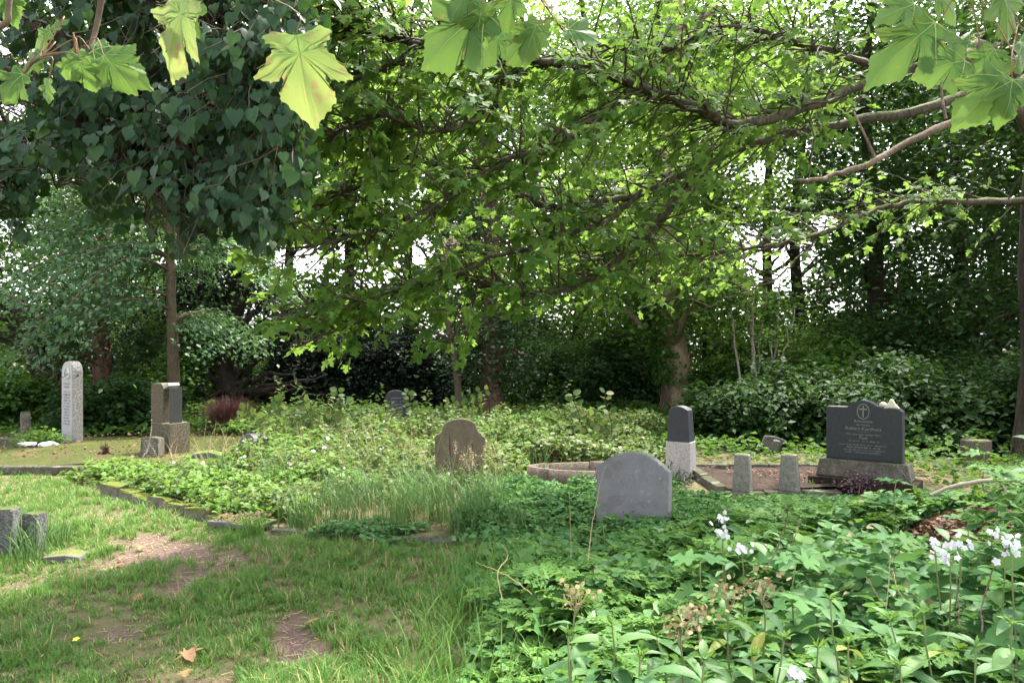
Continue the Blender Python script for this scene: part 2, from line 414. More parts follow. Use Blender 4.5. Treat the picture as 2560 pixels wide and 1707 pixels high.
T_QUAD = (A([(0, 0, 0), (-.36, .42, .10), (0, 1, -.10), (.36, .42, .10)]), A([(0, 2, 1), (0, 3, 2)]))
T_ROUND = fan([(0, 0), (.30, .16), (.40, .48), (.26, .82), (0, 1)], (0, .5), lambda x, y: .15 * abs(x) - .08 * y * y)
T_CORD = fan([(0, .04), (.17, -.07), (.38, .05), (.46, .29), (.36, .56), (.15, .79), (0, 1.02)], (0, .34), lambda x, y: .16 * abs(x) - .16 * y * y)
T_MAPLE_LO = fan([(0, .03), (.40, .02), (.24, .2), (.58, .47), (.2, .45), (.2, .7), (0, 1)], (0, .28), lambda x, y: .10 * abs(x) - .22 * (y * y + .5 * x * x))
T_MAPLE = fan([(0, .05), (.16, -.01), (.38, .0), (.33, .10), (.25, .20), (.40, .27), (.60, .48), (.44, .47), (.36, .53), (.19, .45), (.21, .62), (.30, .72), (.15, .80), (0, 1)],
              (0, .28), lambda x, y: .10 * abs(x) - .24 * (y * y + .5 * x * x))

def maple_hero(seed, with_veins=True):
    """a big maple leaf: toothed edge, five lobes, raised veins, a red stalk as its own piece"""
    rng = np.random.default_rng(seed)
    base = [(0, .05), (.10, .0), (.24, -.03), (.42, .02), (.41, .10), (.36, .17), (.32, .22), (.40, .27), (.52, .36), (.66, .50), (.56, .53), (.46, .56), (.38, .57), (.28, .50),
            (.28, .58), (.31, .67), (.35, .76), (.27, .82), (.18, .90), (.07, .98), (0, 1.05)]
    pts = []
    for i in range(len(base) - 1):
        a, b = A(base[i]), A(base[i + 1])
        k = 3
        for j in range(k):
            t = j / k
            p = a + (b - a) * t
            if 0 < i and not (i == len(base) - 2 and j == k - 1):
                nrm = A([b[1] - a[1], -(b[0] - a[0])]); nrm = nrm / (np.linalg.norm(nrm) + 1e-6)
                p = p + nrm * (.018 if j == 1 else -.006) * rng.uniform(.4, 1.5)
            pts.append((max(p[0], 0.0 if i == 0 else .012), p[1]))
    pts.append(base[-1])
    pts[0] = (0, .05)
    pts = [(x * (1 + .05 * math.sin(9 * y + seed)), y + .02 * math.sin(11 * x + seed)) for x, y in pts]; pts[0] = (0, .05); pts[-1] = (0, pts[-1][1])
    cv = rng.uniform(.25, .55); tw = rng.uniform(-.35, .35)
    zf = lambda x, y: .16 * abs(x) ** 1.2 - cv * (y * y + .6 * x * x) + tw * x * y + .022 * math.sin(14 * x + 9 * y + seed) - .10 * abs(math.sin(4.5 * x)) * y
    # rings between centre and edge give the blade its curve
    outline = pts + [(-x, y) for x, y in pts[::-1] if x > 1e-6]
    c = A([0, .26])
    o = A(outline)
    rings = [.33, .66, 1.0]
    V = [(c[0], c[1], zf(*c))]
    for r in rings:
        q = c + (o - c) * r
        V += [(x, y, zf(x, y)) for x, y in q]
    n = len(o)
    T = [(0, 1 + i, 1 + (i + 1) % n) for i in range(n)]
    for k in range(2):
        a, b = 1 + k * n, 1 + (k + 1) * n
        for i in range(n):
            j = (i + 1) % n
            T += [(a + i, b + i, b + j), (a + i, b + j, a + j)]
    nb = len(T)
    if with_veins:
        for tip in [(0, 1.0), (.62, .45), (-.62, .45), (.36, 0), (-.36, 0)]:
            s0 = A([0, .06]); e0 = A(tip) * .93
            d = e0 - s0; w = A([-d[1], d[0]]); w = w / np.linalg.norm(w)
            prev = None
            for t in np.linspace(0, 1, 6):
                q = s0 + d * t
                h = .008 * (1 - t) + .0015
                i0 = len(V)
                for sg in (-1, 1):
                    x, y = q + w * h * sg
                    V.append((x, y, zf(x, y) + .012))
                if prev is not None:
                    T += [(prev, i0, i0 + 1), (prev, i0 + 1, prev + 1)]
                prev = i0
    me = mesh_np('maple_leaf', A(V), [A(T)], True)
    me.materials.append(M['maple_hero']); me.materials.append(M['vein'])
    mi = np.zeros(len(T), np.int32); mi[nb:] = 1
    me.polygons.foreach_set('material_index', mi)
    return me

def lance(width=.24, bend=.25, segs=5, wave=0.0):
    V, T = [], []
    for i in range(segs + 1):
        t = i / segs
        w = width * .5 * (math.sin(math.pi * min(1, t * .98 + .02)) ** .75) if 0 < i < segs else .012
        z = .10 * t - bend * t * t
        V += [(-w, t, z + .35 * w + wave * math.sin(7 * t)), (0, t, z), (w, t, z + .35 * w - wave * math.sin(7 * t))]
    for i in range(segs):
        a = i * 3
        T += [(a, a + 1, a + 4), (a, a + 4, a + 3), (a + 1, a + 2, a + 5), (a + 1, a + 5, a + 4)]
    return A(V), A(T)
T_LANCE = lance(.22, .3, 4)
T_BROAD = lance(.42, .35, 4)

def compound(tmpl, items):
    V, T, n = [], [], 0
    for (x, y, ang, s) in items:
        c, sn = math.cos(ang), math.sin(ang)
        R = A([[c, -sn, 0], [sn, c, 0], [0, 0, 1]])
        V.append(tmpl[0] @ R.T * s + A([x, y, 0])); T.append(tmpl[1] + n); n += len(tmpl[0])
    return np.vstack(V), np.vstack(T)
T_TREFOIL = compound(T_ROUND, [(0, .42, 0, .62), (.05, .38, -1.15, .55), (-.05, .38, 1.15, .55)])
T_FERN = compound(T_QUAD, [(0, .78, 0, .24)] + [(.0, y, s * 1.0, L) for y, L in ((.2, .42), (.38, .38), (.54, .30), (.68, .22)) for s in (1, -1)]
                  + [(s * .16, y + .12, s * -.2, .2) for y in (.2, .38, .54) for s in (1, -1)])
T_FLOWER = compound(T_ROUND, [(0, 0, k * 2 * math.pi / 5, 1.0) for k in range(5)])

def leaves_mesh(name, tmpl, pos, d, n, s, off=(0, 0, 0), smooth=False):
    V, T = batch(tmpl, np.asarray(pos) - A(off), frames(d, n), s)
    return mesh_np(name, V, [T], smooth)

def rnd_dirs(n, rng, zlo=-.5, zhi=.3):
    a = rng.uniform(0, 2 * np.pi, n)
    z = rng.uniform(zlo, zhi, n)
    return np.stack([np.cos(a), np.sin(a), z], -1)

def rnd_normals(n, rng, spread=.55, bias=(0, 0, 1)):
    return unit(A(bias) + rng.normal(0, spread, (n, 3)))

# ------------------------------------------------------------------ ground
DIRT = [(-2.75, 5.85, .42, .34, .2), (-3.15, 6.2, .22, .2, 0), (-2.25, 5.66, .25, .14, 0), (-2.3, 5.2, .10, .3, .1), (-1.24, 4.2, .11, .34, 0), (-1.10, 3.95, .18, .12, 0),
        (-1.62, 3.5, .30, .12, 0), (-2.25, 4.2, .12, .10, 0), (-1.35, 3.3, .25, .10, 0)]

def dirt(x, y):
    x, y = np.asarray(x, float), np.asarray(y, float)
    v = np.zeros(np.broadcast(x, y).shape)
    wx, wy = x + .10 * nz(x, y, 5, 1) + .07 * nz(x, y, 17, 3), y + .10 * nz(x, y, 5, 2) + .07 * nz(x, y, 15, 6)
    for cx, cy_, rx, ry, k in DIRT:
        q = ((wx - cx) / rx) ** 2 + ((wy - cy_ - k * (wx - cx)) / ry) ** 2
        v = np.maximum(v, np.clip((1.7 - q) * .75, 0, 1))
    v = np.maximum(v, np.clip(1.4 * nz(x, y, 3.1, 4) + .6 * nz(x, y, 11, 8) - .85, 0, .6) * (y < 5.2) * (x < .2))
    return v

def H(x, y):
    x, y = np.asarray(x, float), np.asarray(y, float)
    h = .025 * nz(x, y, .9, 3) + .012 * nz(x, y, 3.1, 5)
    h = h - .03 * np.clip(dirt(x, y), 0, 1)
    h = h + .46 * np.exp(-(((x - 3.35) / .8) ** 2 + ((y - 5.2) / .55) ** 2))      # heap of old leaves
    return h

gx = np.concatenate([[-400, -120, -60, -40], np.arange(-22, -7, .6), np.arange(-7, 6.5, .09), np.arange(6.5, 23, .6), [40, 60, 120, 400]])
gy = np.concatenate([[-60, -20, -8, -3, 0], np.arange(1.5, 10.5, .09), np.arange(10.5, 30, .5), [40, 60, 100, 200, 500]])
X, Y = np.meshgrid(gx, gy)
Vg = np.stack([X, Y, H(X, Y)], -1).reshape(-1, 3)
nx_ = len(gx)
i, j = np.meshgrid(np.arange(len(gy) - 1), np.arange(nx_ - 1), indexing='ij')
a = (i * nx_ + j).ravel()
me = mesh_np('ground', Vg, [np.stack([a, a + 1, a + 1 + nx_, a + nx_], -1)], True)
at = me.attributes.new('dirt', 'FLOAT', 'POINT')
at.data.foreach_set('value', dirt(Vg[:, 0], Vg[:, 1]).astype(np.float32))
m, n, l, out = new_mat('lawn_soil')
tc = n.new('ShaderNodeTexCoord')
n1 = n.new('ShaderNodeTexNoise'); n1.inputs['Scale'].default_value = 6; n1.inputs['Detail'].default_value = 8; l.new(tc.outputs['Object'], n1.inputs['Vector'])
n2 = n.new('ShaderNodeTexNoise'); n2.inputs['Scale'].default_value = 55; n2.inputs['Detail'].default_value = 5; l.new(tc.outputs['Object'], n2.inputs['Vector'])
r1 = ramp(n, [(.3, (.07, .06, .03)), (.5, (.11, .095, .05)), (.7, (.075, .085, .03))]); l.new(n1.outputs['Fac'], r1.inputs['Fac'])
r2 = ramp(n, [(.3, (.07, .044, .037)), (.5, (.115, .076, .066)), (.7, (.16, .11, .097))]); l.new(n2.outputs['Fac'], r2.inputs['Fac'])
atn = n.new('ShaderNodeAttribute'); atn.attribute_name = 'dirt'
mx = n.new('ShaderNodeMix'); mx.data_type = 'RGBA'
l.new(atn.outputs['Fac'], mx.inputs['Factor']); l.new(r1.outputs['Color'], mx.inputs['A']); l.new(r2.outputs['Color'], mx.inputs['B'])
bs = n.new('ShaderNodeBsdfPrincipled'); bs.inputs['Roughness'].default_value = .95; bs.inputs['Specular IOR Level'].default_value = .15
l.new(mx.outputs['Result'], bs.inputs['Base Color'])
bu = n.new('ShaderNodeBump'); bu.inputs['Strength'].default_value = .9; bu.inputs['Distance'].default_value = .015
l.new(n2.outputs['Fac'], bu.inputs['Height']); l.new(bu.outputs[0], bs.inputs['Normal']); l.new(bs.outputs[0], out.inputs['Surface'])
tag(obj('ground', me, m), 'trodden cemetery ground of soil and turf', 'ground', kind='structure')

# ------------------------------------------------------------------ gravestones
def slab_mesh(name, outline, depth, bevel=.012, segs=2, subdiv=0):
    """an outline in X/Z, extruded from y=0 (front) to y=depth"""
    bm = bmesh.new()
    vs = [bm.verts.new((x, 0, z)) for x, z in outline]
    f = bm.faces.new(vs)
    bm.normal_update()
    if f.normal.y > 0: f.normal_flip()
    r = bmesh.ops.extrude_face_region(bm, geom=[f])
    bmesh.ops.translate(bm, vec=(0, depth, 0), verts=[e for e in r['geom'] if isinstance(e, bmesh.types.BMVert)])
    bmesh.ops.recalc_face_normals(bm, faces=bm.faces)
    if bevel:
        es = [e for e in bm.edges if len(e.link_faces) == 2 and e.link_faces[0].normal.angle(e.link_faces[1].normal) > .6]
        bmesh.ops.bevel(bm, geom=es, offset=bevel, segments=segs, profile=.6, affect='EDGES')
    me = bpy.data.meshes.new(name)
    bm.to_mesh(me); bm.free()
    return me

def box_mesh(name, x0, x1, y0, y1, z0, z1, bevel=.01, segs=2, jit=0.0, seed=0, taper=1.0, cuts=0):
    bm = bmesh.new()
    bmesh.ops.create_cube(bm, size=1)
    for v in bm.verts:
        k = taper if v.co.z > 0 else 1.0
        v.co.x = (x0 + x1) / 2 + v.co.x * (x1 - x0) * k
        v.co.y = (y0 + y1) / 2 + v.co.y * (y1 - y0) * k
        v.co.z = z0 + (v.co.z + .5) * (z1 - z0)
    if cuts: bmesh.ops.subdivide_edges(bm, edges=bm.edges[:], cuts=cuts, use_grid_fill=True)
    if bevel:
        es = [e for e in bm.edges if e.calc_face_angle(0) > .6]
        bmesh.ops.bevel(bm, geom=es, offset=bevel, segments=segs, profile=.6, affect='EDGES')
    if jit:
        r = np.random.default_rng(seed)
        for v in bm.verts: v.co += Vector(r.normal(0, jit, 3))
    me = bpy.data.meshes.new(name)
    bm.to_mesh(me); bm.free()
    return me

def arc(cx, cz, r, a0, a1, n, rz=None):
    rz = rz or r
    return [(cx + r * math.cos(math.radians(t)), cz + rz * math.sin(math.radians(t))) for t in np.linspace(a0, a1, n)]

def text_mesh(name, s, size, extrude=.001):
    cu = bpy.data.curves.new(name, 'FONT')
    cu.body, cu.size, cu.align_x, cu.extrude = s, size, 'CENTER', extrude
    cu.resolution_u = 2
    o = bpy.data.objects.new(name, cu)
    link(o)
    dg = bpy.context.evaluated_depsgraph_get()
    me = bpy.data.meshes.new_from_object(o.evaluated_get(dg))
    bpy.data.objects.remove(o)
    return me

def strokes_mesh(name, lines, x0, x1, ztop, dz, hgt, seed, y=-.0015):
    """worn, unreadable lines of carved letters: short strokes in words"""
    rng = np.random.default_rng(seed)
    mb = MB()
    for k in range(lines):
        z = ztop - k * dz
        ins = rng.uniform(0, .3) * (x1 - x0) / 2
        x = x0 + ins
        while x < x1 - ins:
            w = hgt * rng.uniform(.22, .5)
            if rng.random() < .16: x += hgt * .5; continue
            h = hgt * rng.uniform(.75, 1.0)
            for a_, b_, c_, d_ in ([(x, x + w * .35, z, z + h)] + ([(x + w * .35, x + w, z + h * rng.uniform(0, .8), z + h * rng.uniform(.8, 1))] if rng.random() < .7 else [])):
                mb.add(A([(a_, y, c_), (b_, y, c_), (b_, y, d_), (a_, y, d_)]), A([(0, 1, 2, 3)]))
            x += w + hgt * .14
    return mb.mesh(name, smooth=False)

# 1 tall pale stele on the far left: a smooth lettered face and a rough side
p = G(168, 1122); p[2] = .02
t = thing('grave_stele', 'tall pale granite stele with rough hewn side and wreath carving, grave lantern at its foot', 'gravestone', p, math.radians(-32))
w_, h_ = .36, 1.37
out_ = [(-w_ / 2, 0), (w_ / 2, 0), (w_ / 2 - .01, h_ - .16)] + arc(0, h_ - .17, w_ / 2 - .01, 6, 174, 11, .17) + [(-w_ / 2 + .01, h_ - .16)]
obj('shaft', slab_mesh('shaft', out_, .165, .008), M['granite_pale'], t, (0, 0, .06))
obj('lettered_face', slab_mesh('lettered_face', [(x * .93, z * .985 + .006) for x, z in out_], .008, .002, 1), M['granite_lilac'], t, (0, -.006, .06))
obj('foot_stone', box_mesh('foot_stone', -.3, .3, -.2, .3, -.1, .07, .02, 2, .006, 3), M['stone_plinth'], t)
obj('inscription', strokes_mesh('inscription', 2, -.12, .12, .98, .055, .036, 5), M['lettering_dark'], t, (0, -.0075, .06))['kind'] = 'stuff'
obj('inscription', strokes_mesh('inscription', 12, -.12, .12, .85, .048, .03, 6), M['lettering_dark'], t, (0, -.0075, .06))['kind'] = 'stuff'
obj('inscription', strokes_mesh('inscription', 2, -.14, .02, .14, .04, .024, 7), M['lettering_dark'], t, (0, -.0075, .06))['kind'] = 'stuff'
mb = MB()
for s in (-1, 1):
    ph = np.linspace(-60, 75, 14)
    mb.tube(A([(s * (.018 + .062 * math.cos(math.radians(q * 1.05))) if q > -40 else s * (.03 + .0016 * (q + 60)), -.004, 1.155 + .0013 * q) for q in ph]), .011, 5)
obj('wreath_carving', mb.mesh('wreath_carving'), M['carving_white'], t, (0, -.0085, .06))

# grave lantern, blossoms and a potted bush at its foot
q = p + A([-.13, -.22, .07])
t = thing('grave_lantern', 'small red grave lantern with dark cap in front of the pale stele', 'lantern', q)
mb = MB(); mb.tube(A([(0, 0, z) for z in (0, .01, .05, .09, .1)]), [.03, .034, .04, .036, .03], 12); obj('glass', mb.mesh('glass'), M['red_glass'], t)
mb = MB(); mb.tube(A([(0, 0, z) for z in (.1, .115, .13, .145, .15)]), [.034, .034, .022, .014, .006], 12); obj('cap', mb.mesh('cap'), M['black_plastic'], t)
for k, (dx, dy, s) in enumerate([(-.26, -.22, .07), (-.2, -.15, .055), (-.33, -.2, .05)]):
    rng = np.random.default_rng(k)
    o = obj('white_blossom', leaves_mesh('white_blossom', T_ROUND, rng.normal(0, s * .3, (70, 3)) + A([0, 0, s * .5]), rnd_dirs(70, rng, -.3, .9), rnd_normals(70, rng, .7), np.full(70, s * .6)), M['petal'], None, p + A([dx, dy, .06]))
    tag(o, ['largest white blossom head beside the red lantern', 'middle white blossom head beside the red lantern', 'leftmost white blossom head beside the red lantern'][k], 'flower', 'white blossoms at the foot of the stele')
q = G(100, 1132)
t = thing('box_bush', 'low bright yellow-green bush lying on the mossy grave left of the pale stele', 'bush', (q[0], q[1], .12))
rng = np.random.default_rng(8)
pp = rng.normal(0, 1, (700, 3)) * A([.16, .11, .065]) + A([0, 0, .10]); pp = pp[pp[:, 2] > .0]
obj('foliage', leaves_mesh('foliage', T_QUAD, pp, rnd_dirs(len(pp), rng, -.1, .9), rnd_normals(len(pp), rng, .6), rng.uniform(.05, .085, len(pp))), M['herb_light'], t)
mb = MB()
for k in range(7):
    a = k * .9; mb.tube(A([(0, 0, 0), (.1 * math.cos(a), .07 * math.sin(a), .07), (.2 * math.cos(a), .13 * math.sin(a), .14)]), [.008, .006, .003], 5)
obj('stem', mb.mesh('stem'), M['bark_twig'], t)
for k, (u, v, lab) in enumerate([(70, 1138, 'crumpled white paper left of the yellow-green bush'), (122, 1137, 'crumpled white paper right of the yellow-green bush')]):
    q = G(u, v); rng = np.random.default_rng(20 + k)
    bm = bmesh.new(); bmesh.ops.create_icosphere(bm, subdivisions=2, radius=.09)
    for vv in bm.verts: vv.co = Vector((vv.co.x * 1.7, vv.co.y, vv.co.z * .5)) * rng.uniform(.6, 1.25)
    me = bpy.data.meshes.new('crumpled_paper'); bm.to_mesh(me); bm.free()
    tag(obj('crumpled_paper', me, M['paper'], None, (q[0], q[1], .17)), lab, 'paper', 'white paper by the bush')

# 2 small stele far left, 3 low block beside it
q = G(52, 1108); t = thing('grave_stele', 'short leaning brown stele with notched top at the far left edge', 'gravestone', (q[0], q[1], 0), math.radians(-50))
o = obj('shaft', slab_mesh('shaft', [(-.14, 0), (.14, 0), (.13, .46)] + arc(0, .46, .13, 5, 175, 9, .10) + [(-.13, .46)], .13, .012), M['stone_plinth'], t, None, (0, math.radians(3), 0))
obj('bronze_band', box_mesh('bronze_band', -.138, .138, .03, .145, .43, .46, .004), M['stone_post'], t)
q = G(89, 1106); t = thing('stone_block', 'low square stone block between the short stele and the pale stele', 'stone', (q[0], q[1], 0), math.radians(-18))
obj('block', box_mesh('block', -.13, .13, -.1, .1, -.05, .16, .012, 2, .003, 4, .96), M['stone_tan'], t)
obj('cap', box_mesh('cap', -.135, .135, -.105, .105, .161, .18, .006), M['stone_plinth'], t)

# 4 tan stele with dark polished side on a double plinth
q = G(424, 1150); t = thing('grave_stele', 'tan stele with rounded top and dark polished side on stepped plinth', 'gravestone', (q[0], q[1], 0), math.radians(66))
o4 = [(-.13, 0), (.13, 0), (.13, .98)] + [(.13 - .07 * (1 - math.cos(a)), .98 + .08 * math.sin(a)) for a in np.linspace(.2, 1.57, 5)] + [(-.13 + .07 * (1 - math.cos(a)), .98 + .08 * math.sin(a)) for a in np.linspace(1.57, .2, 5)] + [(-.13, .98)]
o4 = [(y, z) for y, z in o4]
me = slab_mesh('shaft', o4, .19, .012); obj('shaft', me, M['stone_tan'], t, (-.11, .13, .08), (0, 0, math.radians(-90)))
obj('polished_panel_and_glint', box_mesh('polished_panel_and_glint', -.105, .105, -.008, .02, .47, 1.00, .004), M['stone_dark_polished'], t, (-.01, -.142, .08))
obj('polished_panel_and_glint', slab_mesh('polished_panel_and_glint', [(-.10, .0), (.10, .0), (.10, .05), (-.10, .05)], .12, .01), M['granite_lilac'], t, (-.01, -.11, 1.105), (math.radians(-25), 0, 0))  # pale sloping piece stands in for the sky highlight on the polished top
obj('plinth', box_mesh('plinth', -.17, .20, -.19, .18, .0, .56, .012, 2, .002, 5), M['stone_tan'], t)
obj('footing', box_mesh('footing', -.26, .3, -.26, .26, -.1, .10, .015, 2, .004, 6), M['stone_plinth'], t)

# 5 small inscribed stone in front of it
q = G(372, 1165); t = thing('gravestone', 'small grey tilted stone block with worn carved lines in front of the tan stele', 'gravestone', (q[0], q[1], 0), math.radians(6))
o = obj('block', slab_mesh('block', [(-.125, 0), (.125, 0), (.12, .385), (0, .41), (-.12, .395)], .24, .01), M['stone_plinth'], t, None, (math.radians(-4), 0, 0))
obj('inscription', strokes_mesh('inscription', 9, -.085, .085, .34, .034, .026, 9), M['stone_base'], t, (0, -.002, 0), (math.radians(-4), 0, 0))['kind'] = 'stuff'
obj('kerb_stub', box_mesh('kerb_stub', -.29, -.13, -.02, .14, -.03, .12, .012, 2, .003, 8), M['stone_plinth'], t)

# 6 dark rounded stone, seen from the side
q = G(612, 1172); t = thing('gravestone', 'low dark polished round-topped stone half sunk in the brambles', 'gravestone', (q[0], q[1], .12), math.radians(-32))
obj('stone', slab_mesh('stone', [(-.20, 0), (.20, 0)] + arc(0, .10, .20, 0, 180, 15, .27), .24, .012, 3), M['stone_dark_polished'], t, None, (math.radians(-6), math.radians(5), 0))
obj('footing', box_mesh('footing', -.25, .25, -.05, .32, -.2, .02, .01), M['stone_plinth'], t)

# 7 flat mossy slab
q = G(512, 1166); t = thing('stone_slab', 'flat broken stone with yellow moss lying below the tan stele', 'stone', (q[0], q[1], .08), math.radians(12))
obj('slab', slab_mesh('slab', [(-.2, 0), (.22, -.02), (.24, .06), (.05, .12), (-.16, .10)], .3, .015), M['stone_slab'], t)
obj('bed_stone', box_mesh('bed_stone', -.22, .22, .02, .32, -.16, .0, .02, 2, .008, 12), M['stone_plinth'], t)

# 8 tan low stone in the brambles
q = G(757, 1215); t = thing('gravestone', 'low tan stone with mossy right half almost hidden by brambles', 'gravestone', (q[0], q[1], 0), math.radians(8))
obj('rough_block', box_mesh('rough_block', -.21, .0, 0, .18, 0, .27, .03, 3, .005, 13), M['stone_tan'], t)
obj('mossy_block', box_mesh('mossy_block', .005, .2, .03, .2, 0, .275, .012, 2, .003, 14), M['stone_plinth'], t)

# 9 brown headstone with shoulders
q = G(1150, 1212); t = thing('headstone', 'brown sandstone headstone with arched top and sloping shoulders, black streaks', 'gravestone', (q[0], q[1], 0), math.radians(5))
o9 = [(-.30, 0), (.30, 0), (.305, .53), (.27, .545), (.255, .575), (.225, .59), (.20, .64)] + [(x, .64 + .115 * math.sqrt(max(0, 1 - (x / .21) ** 2))) for x in np.linspace(.19, -.19, 11)] + [(-.22, .61), (-.245, .58), (-.285, .565), (-.305, .54)]
obj('slab', slab_mesh('slab', o9, .13, .014), M['stone_brown'], t, (0, 0, .04), (math.radians(-2), 0, 0))
obj('footing', box_mesh('footing', -.38, .36, -.09, .22, -.08, .055, .02, 2, .005, 15), M['stone_plinth'], t)

# 10 far dark headstone
q = G(990, 1068); t = thing('headstone', 'distant dark grey round-topped headstone behind the sunlit brambles', 'gravestone', (q[0], q[1], 0), math.radians(8))
obj('slab', slab_mesh('slab', [(-.23, 0), (.23, 0), (.23, .62)] + arc(0, .62, .23, 4, 176, 9, .17) + [(-.23, .62)], .13, .015), M['stone_blackmatt'], t)
obj('inscription', strokes_mesh('inscription', 6, -.15, .15, .6, .07, .045, 31), M['letter_grey'], t, (0, -.002, 0))['kind'] = 'stuff'

# 11 grey headstone in the middle
q = G(1578, 1322); t = thing('headstone', 'smooth grey headstone with arched top, upper right shoulder chipped and greenish', 'gravestone', (q[0], q[1], 0), math.radians(-25))
o11 = [(-.335, 0), (.335, 0), (.34, .54), (.30, .555), (.285, .585), (.25, .595)] + [(x, .59 + .105 * (1 - (x / .27) ** 2)) for x in np.linspace(.235, -.235, 13)] + [(-.275, .585), (-.315, .575), (-.34, .545)]
obj('slab', slab_mesh('slab', o11, .13, .012), M['stone_grey'], t, (0, 0, 0), (math.radians(-3), 0, 0))
obj('footing', box_mesh('footing', -.4, .4, -.08, .2, -.1, .03, .02), M['stone_plinth'], t)

# 12 tapering black stone on a pale base
q = G(1702, 1192); t = thing('headstone', 'tapering black stone on a pale pinkish pedestal in front of the ivy-clad trunk', 'gravestone', (q[0], q[1], 0), math.radians(-32))
obj('pedestal', box_mesh('pedestal', -.165, .165, -.12, .12, -.05, .46, .008, 2, 0, 0, .96), M['stone_base'], t)
o12 = [(-.15, 0), (.15, 0), (.125, .40)] + [(x, .40 + .05 * (1 - (x / .125) ** 2)) for x in np.linspace(.11, -.11, 7)] + [(-.125, .40)]
obj('tapered_stone', slab_mesh('tapered_stone', o12, .19, .006), M['stone_blackmatt'], t, (0, -.1, .461))
obj('inscription', strokes_mesh('inscription', 6, -.08, .08, .31, .045, .022, 33), M['stone_dark_polished'], t, (0, -.1, .461))['kind'] = 'stuff'

# 13 black family stone
q = G(2158, 1232); BX, BY = q[0], q[1]
t = thing('headstone', 'wide black granite family headstone with oval cross medallion and gothic lettering', 'gravestone', (BX, BY, 0), math.radians(-37))
W13, H13 = .80, .60
o13 = [(-W13 / 2, 0), (W13 / 2, 0), (W13 / 2, H13 - .03), (.36, H13), (.20, H13 + .005), (.13, H13 + .03)] + [(x, H13 + .03 + .055 * (1 - (abs(x) / .13) ** 1.6)) for x in np.linspace(.11, -.11, 9)] + [(-.13, H13 + .03), (-.17, H13 + .002), (-W13 / 2 + .02, H13), (-W13 / 2, H13 - .01)]
obj('slab', slab_mesh('slab', o13, .16, .008), M['stone_black'], t, (0, 0, .37))
obj('plinth', slab_mesh('plinth', [(-.50, .0), (.50, .0), (.46, .20), (-.46, .20)], .3, .015), M['stone_plinth'], t, (0, -.07, .169))
obj('grave_ledge', box_mesh('grave_ledge', -.56, .56, -.16, .3, -.1, .168, .012, 2, .003, 41), M['soil'], t)
mb = MB()
th = np.linspace(0, 2 * math.pi, 33)
mb.tube(A([(.062 * math.cos(a), -.002, .085 * math.sin(a)) for a in th]), .005, 5, cap=False)
md = obj('medallion', mb.mesh('medallion'), M['letter_grey'], t, (.0, 0, .955 - .03))
mb = MB()
for x0, x1, z0, z1 in ((-.007, .007, -.066, .066), (-.042, -.010, .018, .034), (.010, .042, .018, .034)):
    mb.add(A([(x0, -.004, z0), (x1, -.004, z0), (x1, -.004, z1), (x0, -.004, z1)]), A([(0, 1, 2, 3)]))
obj('cross', mb.mesh('cross', smooth=False), M['letter_grey'], md)
for s, sz, z in [('Ruhestätte', .045, .80), ('der Familie', .033, .762), ('Robert Kurtheus', .055, .712), ('Hier ruht unser einziger Sohn', .030, .655), ('Paul', .052, .61)]:
    obj('lettering', text_mesh('lettering', s, sz), M['letter_grey'], t, (0, -.0025, z), (math.radians(90), 0, 0))
for zt_, hw_, sd_ in ((.578, .15, 1), (.535, .27, 2), (.507, .18, 3), (.478, .27, 4), (.450, .17, 5)):     # worn lines nobody can read any more
    obj('lettering', strokes_mesh('lettering', 1, -hw_ * 1.15, hw_ * 1.15, zt_, .03, .017, 60 + sd_), M['letter_grey'], t, (0, -.0005, 0))['kind'] = 'stuff'
mb = MB(); mb.add(A([(-.06, -.003, .693), (.06, -.003, .693), (.06, -.003, .696), (-.06, -.003, .696)]), A([(0, 1, 2, 3)]))
obj('rule_line', mb.mesh('rule_line', smooth=False), M['letter_grey'], t)
# cream ornament lying on its top
t = thing('ornament', 'small broken cream ornament lying on top of the black family stone', 'ornament', (BX + .24, BY - .10, .972), math.radians(-37))
bm = bmesh.new(); bmesh.ops.create_icosphere(bm, subdivisions=3, radius=.038)
for v in bm.verts: v.co = Vector((v.co.x * 1.1, v.co.y, v.co.z * .85)) * (1 + .12 * math.sin(60 * v.co.x + 40 * v.co.z))
me = bpy.data.meshes.new('rounded_end'); bm.to_mesh(me); bm.free()
obj('rounded_end', me, M['cream'], t, (-.06, 0, .033))
obj('pointed_end', slab_mesh('pointed_end', [(-.05, 0), (.11, 0), (.07, .045), (.04, .10), (.015, .105), (.0, .06), (-.03, .035)], .06, .012), M['cream'], t, (0, -.03, 0))
# dried wreath
t = thing('dried_wreath', 'dried purple and brown flower bunch leaning on the plinth of the black stone', 'flowers', (BX - .16, BY - .22, .10))
rng = np.random.default_rng(44)
pp = rng.normal(0, 1, (420, 3)) * A([.11, .05, .07]) + A([0, 0, .06])
obj('blossoms', leaves_mesh('blossoms', T_QUAD, pp, rnd_dirs(420, rng, -.6, .8), rnd_normals(420, rng, .9), rng.uniform(.02, .04, 420)), M['dead_petal'], t)
mb = MB(); mb.tube(A([(-.02, -.05, -.08), (.0, -.03, .0), (.03, 0, .08)]), .006, 5); obj('stalk', mb.mesh('stalk'), M['dry'], t)

